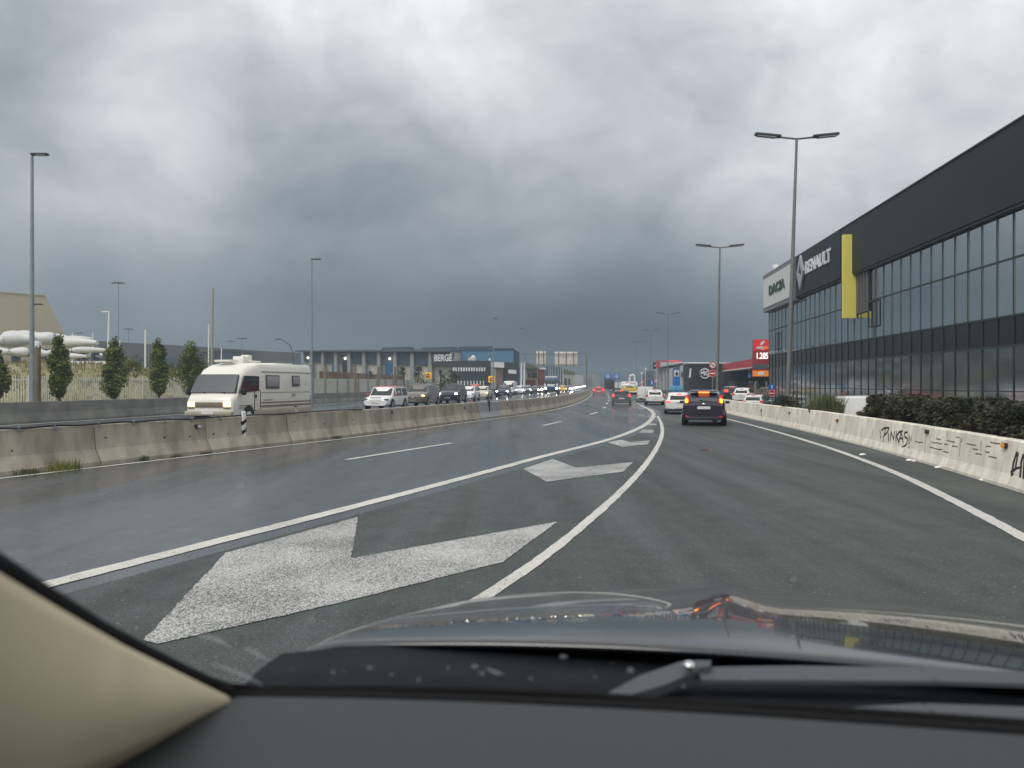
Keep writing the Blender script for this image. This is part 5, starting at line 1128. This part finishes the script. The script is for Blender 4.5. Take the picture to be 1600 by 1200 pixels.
M['blade'] = mat('white blade shell', (.64, .64, .62), .45, var=.06, scale=.5); M['wrap'] = mat('dark blue wrapping', (.05, .07, .10), .6)
def blade(x0, x1, yc, hpx, Z, tip, lab):
    blunt = x1 < 113
    L_ = (x1-x0)*Z/F; r = hpx*Z/F/2*1.03; p = at((x0+x1)/2, yc, Z); T = thing('turbine_blade', lab, 'turbine blade', p, .06+.25*math.sin(x0*1.7), 'white blades stacked in the yard'); R_ = []
    for k in range(13):
        u = k/12; w = math.sin(min(1, (u if tip > 0 else 1-u)*3.2+.25)*1.57)*(1-.62*max(0, ((u if tip > 0 else 1-u)-.35)/.65)**1.6); w = max(w, .62 if blunt and .04 < u < .96 else .22)
        R_.append([Vector(((u-.5)*L_, r*w*1.2*math.cos(6.283*j/12), r*w*math.sin(6.283*j/12)+r*.12*math.sin(u*3.1))) for j in range(12)])
    MB().loft(R_).build('shell', M['blade'], T); u = -.42 if tip > 0 else .42
    MB().disc((u*L_, 0, 0), r*.78, L_*.05, 'X', 14).build('strap', M['wrap'], T)
for a in ((-52, 8, 533, 25, 100, 1, 'cut-off bulky white blade root at the left edge'), (2, 54, 531, 26, 101, 1, 'bulkiest white blade root left of the tall lamp post'), (46, 88, 530, 20, 106, -1, 'white blade root right of the tall lamp post'), (22, 66, 524, 14, 116, 1, 'upper rear white blade behind the lamp post'), (76, 112, 531, 17, 107, 1, 'white blade root behind the first tree top'),
          (84, 156, 536, 16, 98, 1, 'upper white blade with its tip right of the first tree'), (100, 142, 529, 8, 120, 1, 'thin upper white blade farthest back'), (112, 168, 547.5, 10, 96, 1, 'short white blade pointing at the fullest tree'), (-30, 16, 550, 16, 96, 1, 'cut-off lower white blade at the left edge'), (12, 46, 551, 15, 97, -1, 'short lower white blade left of the lamp post'),
          (48, 78, 553, 14, 97, 1, 'small lower white blade right of the lamp post'), (74, 104, 551, 12, 99, -1, 'lower white blade behind the first tree foot'), (96, 135, 557, 9, 94, 1, 'lowest white blade behind the first tree'), (118, 155, 557, 8, 99, 1, 'thin low white blade in the middle of the stack'), (138, 172, 556, 8, 104, 1, 'rearmost low white blade')): blade(*a)
q = MB().box((0, 0, 0), (7.5, 2, .5), bev=.05); tag(q.build('white_beam', M['white'], None, at(140, 568, 88)), 'low white beam lying below the blades', 'beam')
for i, (x0, x1) in enumerate(((-10, 60), (66, 130), (128, 170))):
    T = thing('blade_rack', ('blade rack below the largest blade', 'blade rack behind the first tree', 'blade rack at the right end of the stack')[i], 'rack', at((x0+x1)/2, 566, 99)); w = (x1-x0)*99/F
    for s in (-1, 0, 1): MB().box((s*w*.42, 0, .8), (.35, 1.4, 1.8)).build('stand', M['wrap'], T)
    MB().box((0, 0, 1.5), (w*.9, .3, .25)).build('beam', M['wrap'], T)
# --- right: showrooms and fuel station
M['mg'] = mat('dark showroom cladding', (.028, .025, .028), .5, var=.1, scale=.6); M['grey_c'] = mat('grey cladding', (.56, .57, .57), .6, var=.1, scale=.3); M['red_c'] = mat('red canopy', (.50, .035, .05), .5, var=.06)
def fac(name, label, P0, P1, z0=0): return Facade(tuple(at(P0[0], 601, P0[1]).xy), tuple(at(P1[0], 601, P1[1]).xy), name, label, z0=z0)
def U6(x, y): return 1000+x/13.333, 550+y/13.333
g = fac('showroom', 'dark showroom with a round white emblem', (1061, 124), (1150, 124)); T = g.root
g.poly(MB(), [U6(1015, 800), U6(1900, 800), U6(1900, 245), U6(1015, 245)], 0, 4).build('wall', M['mg'], T)
g.poly(MB(), [U6(1000, 245), U6(1900, 240), U6(1900, 222), U6(1000, 228)], -.4, 4).build('roof_edge', M['panel_w'], T)
g.poly(MB(), [U6(1015, 540), U6(1055, 525), U6(1065, 340), U6(1035, 345)], -.2, .1).build('vertical_sign', M['letter'], T)
l = g.loc(*U6(1345, 447)); rr = 7.6*124/F; n = 24; q = MB()
q.loft([[Vector((l[0]+a*math.cos(6.283*(k+.5)/n), y, l[1]+a*math.sin(6.283*(k+.5)/n))) for k in range(n)] for a, y in ((rr*1.08, -.1), (rr*1.08, -.3), (rr*.84, -.3), (rr*.84, -.1))], caps=False, smooth=False); em = q.build('emblem', M['letter'], T)
t = text('MG', 1.05, .05, .05); shift(t, (l[0], -.25, l[1])); t.build('lettering', M['letter'], em)
g2 = fac('grey_showroom', 'grey showroom wing left of the dark showroom', (1046, 165), (1076, 131)); T = g2.root
g2.poly(MB(), [U6(610, 800), U6(1010, 800), U6(1005, 245), U6(690, 330), U6(610, 345)], 0, 3).build('wall', M['grey_c'], T)
g2.poly(MB(), [U6(700, 790), U6(830, 800), U6(830, 300), U6(700, 345)], -.2, .1).build('window', M['slate'], T)
g2.poly(MB(), [U6(870, 520), U6(985, 510), U6(985, 400), U6(870, 415)], -.2, .1).build('sign_board', M['slate'], T)
g3 = fac('white_showroom', 'white fronted showroom with red letters on its roof', (1027, 210), (1060, 175)); T = g3.root
g3.poly(MB(), [U6(330, 800), U6(640, 800), U6(640, 330), U6(330, 340)], 0, 4).build('wall', M['pil'], T)
g3.poly(MB(), [U6(380, 330), U6(900, 245), U6(960, 225), U6(380, 215)], -1, 10).build('roof_edge', M['panel_w'], T)
t = text('CIT', 2.6, .12, .1, 1.4); l = g3.loc(*U6(480, 265)); shift(t, (l[0], -1.4, l[1])); t.build('lettering', M['sign_red'], T)
g3.poly(MB(), [U6(500, 205), U6(700, 215), U6(690, 180), U6(520, 170)], -1, 2).build('roof_sign', M['sign_red'], T)
for x in (350, 430, 500, 570): g3.poly(MB(), [U6(x, 790), U6(x+12, 790), U6(x+12, 350), U6(x, 350)], -.3, .1).build('pillar', M['grey_c'], T)
g4 = fac('low_building', 'grey low building behind the distant flag pole', (1006, 300), (1030, 215)); g4.poly(MB(), [U6(60, 830), U6(330, 830), U6(330, 390), U6(150, 400), U6(60, 470)], 0, 15).build('wall', M['slate'], g4.root); g4.poly(MB(), [U6(150, 600), U6(320, 610), U6(320, 580), U6(150, 575)], -.3, .1).build('awning', M['cont_red'], g4.root)
T = thing('pylon_sign', 'dark pylon sign with a white mark', 'pylon sign', at(1022.5, 601, 170)*1+Vector((0, 0, -1.65))); h = (601-566)*170/F+1.65; MB().box((0, 0, h-.75), (.62*1.0, .3, 1.5), bev=.05).build('panel', M['black'], T); MB().box((0, 0, h/2-.6), (.25, .2, h-1.2)).build('pole', M['galv'], T); MB().prism([(-.05, h-1.0), (.2, h-.85), (.2, h-.55), (.0, h-.7)], (-.2, -.14)).build('emblem', M['letter'], T)
for px, y0, Z, lab in ((1002.5, 585, 180, 'left of the two white flag masts in the distance'), (1008.5, 578, 185, 'right of the two white flag masts in the distance')):
    p = at(px, 601, Z); p.z = 0; h = HC-(y0-HZ)*Z/F; T = thing('flag_mast', lab, 'mast', p, 0, 'white flag masts'); MB().tube([(0, 0, 0), (0, 0, h)], .09, 6).build('pole', M['sign_back'], T); MB().tube([(0, 0, h), (.2, 0, h+.5)], .3, 6).build('lamp_head', M['panel_w'], T)
# blue banner totem and light blue boards over the white crossover
T = thing('banner_totem', 'blue totem with a white head behind the white crossover', 'totem', (at(1057, 601, 105).x, 105, 0)); MB().box((0, 0, 1.9), (.85, .25, 3.6), bev=.03).build('panel', M['sign_blue'], T); MB().box((0, -.14, 3.15), (.68, .1, .85), bev=.08).build('head', M['panel_w'], T); MB().ball((0, -.2, 3.15), (.18, .06, .26), 8, 6).build('emblem', M['black'], T)
M['cyan'] = mat('light blue board', (.12, .42, .62), .5, var=.2, scale=2)
for px, lab in ((1051.5, 'left of two light blue boards above the white crossover'), (1062, 'right of two light blue boards above the white crossover')): 
    T = thing('advert_board', lab, 'board', (at(px, 601, 98).x, 98, 0), 0, 'light blue boards'); MB().box((0, 0, 1.2), (.78, .1, .62), bev=.03).build('panel', M['cyan'], T); MB().box((0, .04, .45), (.08, .06, .9)).build('pole', M['galv'], T)
# canopy of the fuel station
g = Facade(tuple(at(1124, 601, 128).xy), tuple(at(1212, 601, 80).xy), 'fuel_station', 'fuel station with a long red canopy'); T = g.root
def U7(x, y): return 1110+x/10, 520+y/10
g.poly(MB(), [U7(160, 595), U7(920, 500), U7(920, 360), U7(300, 470), U7(160, 488)], 0, 14).build('canopy', M['red_c'], T)
g.poly(MB(), [U7(155, 612), U7(920, 520), U7(920, 500), U7(160, 595)], -.08, 14).build('canopy_lip', M['sign_back'], T)
g.poly(MB(), [U7(165, 575), U7(225, 568), U7(222, 500), U7(170, 505)], -.15, .1).build('sign_board', M['cont_red'], T)
g.poly(MB(), [U7(100, 1000), U7(920, 1000), U7(920, 520), U7(100, 600)], 13, 22).build('wall', M['mg'], T)
for x in (370, 700): g.poly(MB(), [U7(x, 1010), U7(x+35, 1010), U7(x+35, 560), U7(x, 565)], 4, 5).build('pillar', M['mg'], T)
t = text('Gas', 1.0, .02, .04); l = g.loc(*U7(622, 662)); shift(t, (l[0], -.1, l[1])); q = MB(); t.build('lettering', M['sign_blue'], T)
rn = random.Random(8)
for x, y, m in ((245, 900, 'pil'), (175, 890, 'pil'), (390, 880, 'cont_red'), (490, 880, 'pil'), (420, 930, 'cont_red')): 
    l = g.loc(*U7(x, y)); T2 = thing('fuel_pump', {245: 'fuel pump with a white round head', 175: 'slim white post at the left end of the canopy', 390: 'red fuel pump left of the canopy middle', 490: 'pale slim post under the canopy', 420: 'short red fuel pump'}[x], 'fuel pump', T.matrix_world @ Vector((l[0], 3, -.0)) if False else (0, 0, 0)); bpy.context.view_layer.update(); w = T.matrix_world @ Vector((l[0], 2, 0)); T2.location = (w.x, w.y, 0)
    MB().box((0, 0, .9), (.55 if x != 175 else .25, .4, 1.8), bev=.05).build('case', M[m], T2); MB().ball((0, 0, 2.0), (.3, .2, .26) if x == 245 else (.14, .1, .2), 8, 6).build('head', M['panel_w'], T2)
g = fac('station_shop', 'dark station shop behind the fuel pumps', (1131, 116), (1206, 116)); g.poly(MB(), [(1131, 620), (1206, 620), (1206, 577), (1131, 581)], 0, 6).build('wall', M['mg'], g.root)
for x0, x1 in ((1138, 1152), (1155, 1168), (1186, 1200)): g.poly(MB(), [(x0, 616), (x1, 616), (x1, 596), (x0, 596)], -.12, .1).build('window', M['slate'], g.root)
# price totem
M['led'] = mat('lit price digits', (1, 1, 1), .5, emit=(1, 1, 1), es=1.1); M['tot_red'] = mat('red totem', (.70, .03, .04), .4, var=.04, emit=(1, .03, .04), es=.12); M['tot_dark'] = mat('dark red strip', (.32, .03, .04), .5); M['tot_or'] = mat('orange totem panel', (.90, .27, .02), .4, emit=(1, .3, .02), es=.18)
Z = 84; g = Facade(tuple(at(1177, 601, Z).xy), tuple(at(1203, 601, Z).xy), 'price_totem', 'tall red fuel price totem beside the dealership corner', 'price sign'); T = g.root
def U8(x, y): return 1110+x/10, 520+y/10
g.poly(MB(), [U8(665, 690), U8(915, 690), U8(915, 105), U8(680, 105)], 0, .45).build('case', M['tot_dark'], T)
g.poly(MB(), [U8(675, 280), U8(915, 280), U8(915, 105), U8(680, 105)], -.06, .1).build('head_panel', M['tot_red'], T)
g.poly(MB(), [U8(665, 680), U8(912, 680), U8(910, 590), U8(665, 592)], -.06, .1).build('foot_panel', M['tot_or'], T)
g.poly(MB(), [U8(745, 660), U8(832, 658), U8(832, 610), U8(745, 612)], -.09, .0).build('logo_plate', M['letter'], T)
g.poly(MB(), [U8(665, 560), U8(905, 560), U8(905, 490), U8(665, 490)], -.05, .1).build('blank_strip', M['slate'], T)
t = text('1.285', 1.0, .012, .02); l0 = g.loc(*U8(708, 365)); l1 = g.loc(*U8(896, 365)); mx = max(v[0] for v in t.v)*2; sc = (l1[0]-l0[0])/mx; t.v = [(v[0]*sc, v[1], v[2]*.95) for v in t.v]; shift(t, ((l0[0]+l1[0])/2, -.10, l0[1])); t.build('price_digits', M['led'], T)
t = text('easy', .50, .02, .02, 1.0, .3); l = g.loc(*U8(770, 228)); shift(t, (l[0], -.1, l[1])); t.build('lettering', M['letter'], T)
t = text('gas', .50, .02, .02, 1.0, .3); l = g.loc(*U8(862, 228)); shift(t, (l[0], -.1, l[1])); t.build('lettering', M['tot_or'], T)
g.poly(MB(), [U8(772, 195), U8(800, 190), U8(835, 160), U8(845, 125), U8(800, 140), U8(782, 165)], -.10, 0).build('emblem', M['letter'], T)
for x in (.25, 1.5): MB().box((x, .2, .9), (.14, .14, 2.2)).build('leg', M['galv'], T)
# bare brownish plants by the station
for px, lab in ((1183, 'dry brown plant behind the low white car'), (1197, 'dry brown plant at the dealership corner')):
    p = at(px, 601, 66); rn = random.Random(px); q = MB(); 
    T = thing('dry_plant', lab, 'plant', (p.x, p.y, -.2))
    for k in range(26): a = rn.uniform(0, 6.3); r = rn.uniform(.2, .75); h = rn.uniform(1.0, 2.0); q.tube([(0, 0, 0), (r*.4*math.cos(a), r*.4*math.sin(a), h*.7), (r*math.cos(a), r*math.sin(a), h*rn.uniform(.75, 1.05))], [.03, .025, .012], 4)
    q.build('stem', M['rust'], T)
# ------------------------------------------------------------------ the car we sit in
TH = R(15.0); CT, ST = math.cos(TH), math.sin(TH)
def cw(x, y, z): return Vector((x*CT+y*ST, -x*ST+y*CT, z))      # car frame (x right, y forward, from the eye point) to world
own = thing('own_car', 'dark car we sit in, with bonnet, beige pillar and grey dashboard', 'car', (0, 0, 0))
M['bonnet'] = mat('glossy dark blue paint', (.005, .0065, .010), .2, .0, var=.05, coat=.85, coat_r=.02, ior=1.6)
M['bonnet'].node_tree.nodes['Principled BSDF'].inputs['Coat IOR'].default_value = 1.45
M['dash'] = mat('grained dashboard', (.036, .040, .043), .62, var=.05, scale=90, bump=.10, bscale=700)
M['trim'] = mat('beige pillar trim', (.53, .46, .325), .75, var=.03, scale=5, bump=.05, bscale=500)
M['seal'] = mat('black windscreen seal', (.004, .004, .0045), .7, var=.1, spec=.2)
M['cowl'] = mat('cowl plastic', (.008, .0095, .013), .72, spec=.2, var=.3, scale=12, bump=.15, bscale=60)
M['wiper_m'] = mat('grey wiper metal', (.07, .075, .085), .6, .1, var=.1)
prof = [(1.255, 1.4), (1.31, 2.6), (1.36, 4.6), (1.42, 6.8), (1.50, 7.8), (1.60, 8.4), (1.72, 9.1), (1.86, 10.0), (2.0, 11.0), (2.15, 12.4), (2.3, 14.2), (2.45, 19), (2.58, 32), (2.66, 52), (2.72, 75)]
zs_ = []; drop = .4145; 
for i, (y, s) in enumerate(prof):
    if i: a = math.tan(R((s+prof[i-1][1])/2)); drop += a*(y-prof[i-1][0])
    zs_.append(drop)
rings = []; NX = 72
for (y, s), dr in zip(prof, zs_):
    row = []
    for j in range(NX+1):
        u = -1+2*j/NX; x = .17+u*(1.00-.05*max(0, y-2.0)**2)
        d2 = .070*u*u+.10*max(0, abs(u)-.82)**2/.04*.9-.012*math.exp(-((x-.02)/.06)**2)*sst(1.5, 2.0, y)*(1-sst(2.3, 2.6, y))
        rowy = y-.10*u*u*max(0, (1.5-y)/.3 if y < 1.5 else 0)*0 - (.15*u*u if y > 1.9 else .16*u*u*(y-1.255)/.645)
        row.append(cw(x, rowy, HC-dr-d2))
    rings.append(row)
hood = MB().loft(rings, closed=False, caps=False).build('bonnet', M['bonnet'], own, angle=70)
so = hood.modifiers.new('thickness', 'SOLIDIFY'); so.thickness = .02; so.offset = -1
hood.modifiers.new('smooth', 'SUBSURF').levels = 1; hood.modifiers['smooth'].render_levels = 2
# front apron so that nothing is hollow from the side
q = MB(); q.box(cw(.17, 2.35, .55), (1.7, .35, .7), -TH, bev=.1); q.build('front_bumper', M['bonnet'], own)
# helper: a point seen at a pixel, at a given drop below the eye
def dp(px, py, k): Z = F*k/(py-HZ); return at(px, py, Z)
def strip_px(rows, name, m, thick=.02, sub=0):
    """a skin through rows of world points, with real thickness"""
    o = MB().loft(rows, closed=False, caps=False).build(name, m, own, angle=60); s = o.modifiers.new('thickness', 'SOLIDIFY'); s.thickness = thick; s.offset = 0
    if sub: s = o.modifiers.new('smooth', 'SUBSURF'); s.levels = s.render_levels = sub
    return o
# cowl between bonnet and glass
lo = [(358, 1080), (450, 1084), (700, 1088), (900, 1093), (1100, 1104), (1300, 1116), (1600, 1136), (1800, 1152)]
hi = [(440, 1036), (500, 1030), (700, 1014), (900, 1008), (1100, 1008), (1300, 1010), (1600, 1024), (1800, 1040)]
strip_px([[dp(x, y-8, .47) for x, y in hi], [dp((x+a)/2, (y+b)/2, .465) for (x, y), (a, b) in zip(hi, lo)], [dp(x, y+30, .43) for x, y in lo]], 'cowl', M['cowl'], .015)
# wiper: arm from its pivot, blade along the foot of the glass
q = MB(); pa, pb = dp(955, 1088, .405), dp(1082, 1038, .405)
def flat(q, pts, ws, th=.012):
    for (a, b), (wa, wb) in zip(zip(pts[:-1], pts[1:]), zip(ws[:-1], ws[1:])):
        d = (b-a).normalized(); n = d.cross(Vector((0, 0, 1))).normalized(); u = Vector((0, 0, th))
        q.hexa([a-n*wa, a+n*wa, a+n*wa-u, a-n*wa-u], [b-n*wb, b+n*wb, b+n*wb-u, b-n*wb-u])
flat(q, [pa, dp(1020, 1062, .405), pb, dp(1110, 1036, .40)], [.010, .022, .018, .012])
wp = q.build('wiper_arm', M['wiper_m'], own); MB().ball(dp(1077, 1040, .395), (.010, .010, .007)).build('pivot_cap', M['chrome'], wp)
q = MB(); pts = [dp(1090, 1052, .41), dp(1250, 1051, .41), dp(1450, 1053, .41), dp(1700, 1062, .41)]; flat(q, pts, [.024, .028, .026, .022], .006); q.build('wiper_blade', M['wiper_m'], own)
q = MB(); pts = [dp(1300, 1108, .395), dp(1450, 1106, .395), dp(1700, 1120, .395)]; flat(q, pts, [.003, .014, .024], .01); q.build('cowl_strip', M['wiper_m'], own)
# dashboard
fr = [(150, 1086), (250, 1088), (359, 1090), (420, 1091), (500, 1092), (600, 1094), (750, 1099), (900, 1106), (1100, 1116), (1350, 1133), (1600, 1151), (1850, 1170)]
front = [dp(x, y, .375) for x, y in fr]; rows = []
for t, dz in ((-.02, -.03), (0, 0), (.05, .004), (.15, .010), (.3, .012), (.5, .008), (.75, -.01), (1., -.05)):
    rows.append([p+Vector((-.0, -.55*t, dz)) for p in front])
strip_px(rows, 'dashboard', M['dash'], .012, 1)
# black seal: foot of the glass and up the pillar
up = [(-120, 800), (0, 872), (60, 912), (156, 974), (219, 1008), (280, 1040), (330, 1063), (358, 1070), (420, 1073), (562, 1075.5), (750, 1078), (900, 1084), (1100, 1097.5), (1300, 1107), (1600, 1126), (1850, 1143)]
dn = [(-120, 836), (0, 910), (60, 946), (156, 1003), (219, 1034), (280, 1062), (330, 1084), (358, 1097), (420, 1098), (562, 1099), (750, 1105), (900, 1112), (1100, 1122), (1300, 1136), (1600, 1157), (1850, 1176)]
zp = [.545, .605, .64, .70, .745, .80, .86, .90]
U_, D_ = [], []
for i, (u, d) in enumerate(zip(up, dn)):
    if i < 8: U_.append(at(*u, zp[i]+.015)); D_.append(at(*d, zp[i]))
    else: a = dp(*d, .378); U_.append(at(*u, a.y+.03)); D_.append(a+Vector((0, .012, 0)))
strip_px([U_, [(a+b)/2+Vector((0, .012, 0)) for a, b in zip(U_, D_)], D_], 'windscreen_seal', M['seal'], .008)
# beige pillar trim: from the edge of the glass it rounds inwards and then falls away below
e0 = [(-120, 826), (0, 900), (60, 936), (120, 971), (187, 1010), (250, 1041), (310, 1070), (356, 1092)]
e1 = [(-260, 1280), (-120, 1290), (-20, 1290), (70, 1268), (170, 1206), (235, 1170), (305, 1126), (357, 1096)]
ze = [.535, .595, .63, .665, .71, .765, .83, .885]; rows = []
def interp(t, A): k = min(int(t*7), 6); u = t*7-k; return [a+(b-a)*u for a, b in zip(A[k], A[k+1])]
EA = [(*a, *c, z) for a, c, z in zip(e0, e1, ze)]
for i in range(17):
    t = i/16; b = .024*math.sin(min(1, t/.75)*math.pi)**.8 if t < .75 else -.09*((t-.75)/.25)**2; row = []
    for k in range(43):
        ax, ay, cx_, cy_, z = interp(k/42, EA); w = min(1, (.888-z)/.10); px, py = ax+(cx_-ax)*t, ay+(cy_-ay)*t
        row.append(at(px, py, z*(1-.06*t*w)-b*w*.8))
    rows.append(row)
strip_px(rows, 'pillar_trim', M['trim'], .006)
# roof and glass
M['headlining'] = mat('headlining', (.35, .33, .29), .9)
q = MB(); q.loft([[cw(x, y, HC+.30-.05*(x-.17)**2-.25*max(0, y)**1.0*0) for x in (-.55, -.3, 0, .3, .6, .9)] for y in (-.05, -.5, -1.0, -1.6)], closed=False, caps=False)
o = q.build('roof', M['headlining'], own); s = o.modifiers.new('thickness', 'SOLIDIFY'); s.thickness = .04; s.offset = 1
gm = bpy.data.materials.new('clear glass'); gm.use_nodes = True; nt = gm.node_tree; nt.nodes.clear(); tb = nt.nodes.new('ShaderNodeBsdfTransparent'); ou = nt.nodes.new('ShaderNodeOutputMaterial'); nt.links.new(tb.outputs[0], ou.inputs[0]); tb.inputs[0].default_value = (1, 1, 1, 1)
top = [cw(x, .14, HC+.29) for x in (-.5, -.3, .05, .4, .75)]; bot_ = [dp(x, y, .376)+Vector((0, .015, 0)) for x, y in ((358, 1096), (560, 1098), (900, 1112), (1350, 1140), (1850, 1176))]
MB().loft([top, [(a+b)/2+Vector((0, .05, .02)) for a, b in zip(top, bot_)], bot_], closed=False, caps=False).build('windscreen', gm, own)
# rain drops and smears low on the glass
dm = bpy.data.materials.new('rain drop'); dm.use_nodes = True; nt = dm.node_tree; nt.nodes.clear()
ou = nt.nodes.new('ShaderNodeOutputMaterial'); mx_ = nt.nodes.new('ShaderNodeMixShader'); t_ = nt.nodes.new('ShaderNodeBsdfTransparent'); d_ = nt.nodes.new('ShaderNodeBsdfPrincipled')
d_.inputs['Base Color'].default_value = (.55, .58, .60, 1); d_.inputs['Roughness'].default_value = .25; mx_.inputs[0].default_value = .17
nt.links.new(t_.outputs[0], mx_.inputs[1]); nt.links.new(d_.outputs[0], mx_.inputs[2]); nt.links.new(mx_.outputs[0], ou.inputs[0])
rn = random.Random(41); q = MB()
spots = [(742, 1041, 2.6), (753, 1052, 2), (578, 1043, 1.8), (612, 1054, 1.6), (700, 1043, 1.5), (880, 1026, 2.4), (985, 1047, 3), (830, 1060, 1.4), (1068, 1072, 1.6), (486, 968, 2.2), (1240, 905, 2.0), (345, 1000, 1.8), (520, 1050, 1.5), (655, 1062, 1.4), (930, 1058, 1.3), (1165, 1060, 1.5)]
for _ in range(26): spots.append((rn.uniform(420, 1350), rn.uniform(940, 1062), rn.uniform(.4, .8)))
for px, py, r in spots:
    Z = .875-.0004*(1085-py); q.ball(at(px, py, Z), (r*.0011*rn.uniform(1, 1.8), r*.0004, r*.0009), 8, 5)
for px, py, l in ((300, 985, 60), (380, 1012, 40), (330, 1035, 80), (760, 1043, 26)):
    pts = [at(px+l*t, py+l*.42*t+rn.uniform(-2, 2), .868-.0004*(1085-py)) for t in (0, .3, .6, 1)]; q.tube(pts, [.0005, .0016, .0018, .0006], 6)
o = q.build('raindrops', dm, own); o['kind'] = 'stuff'
# ------------------------------------------------------------------ rain haze
hz = MB().box((200, 640, 14.0), (1700, 1400, 30.5)).build('haze', None, fix=False)
hm = bpy.data.materials.new('rain haze'); hm.use_nodes = True; nt = hm.node_tree; nt.nodes.clear()
pv = nt.nodes.new('ShaderNodeVolumePrincipled'); ou = nt.nodes.new('ShaderNodeOutputMaterial'); nt.links.new(pv.outputs[0], ou.inputs['Volume'])
pv.inputs['Color'].default_value = (.42, .52, .60, 1); pv.inputs['Density'].default_value = .0016; pv.inputs['Anisotropy'].default_value = .2
hz.data.materials.append(hm); hz['kind'] = 'stuff'; hz['label'] = 'grey rain haze over the road'
cy.volume_bounces = 0
# spray thrown up by the cars on the wet road
sm = bpy.data.materials.new('spray'); sm.use_nodes = True; nt = sm.node_tree; nt.nodes.clear()
pv = nt.nodes.new('ShaderNodeVolumePrincipled'); ou = nt.nodes.new('ShaderNodeOutputMaterial'); nt.links.new(pv.outputs[0], ou.inputs['Volume'])
pv.inputs['Color'].default_value = (.80, .84, .86, 1); pv.inputs['Density'].default_value = .05
for (x, y, r, nm) in ((8.6, 60.0, (1.5, 2.6, .55), 'low spray behind the dark estate'), (12.8, 112.5, (1.6, 4, .6), 'low spray behind the far red car')):
    o = MB().ball((x, y, .42), r, 14, 8).build('spray', sm); o['kind'] = 'stuff'; o['label'] = nm
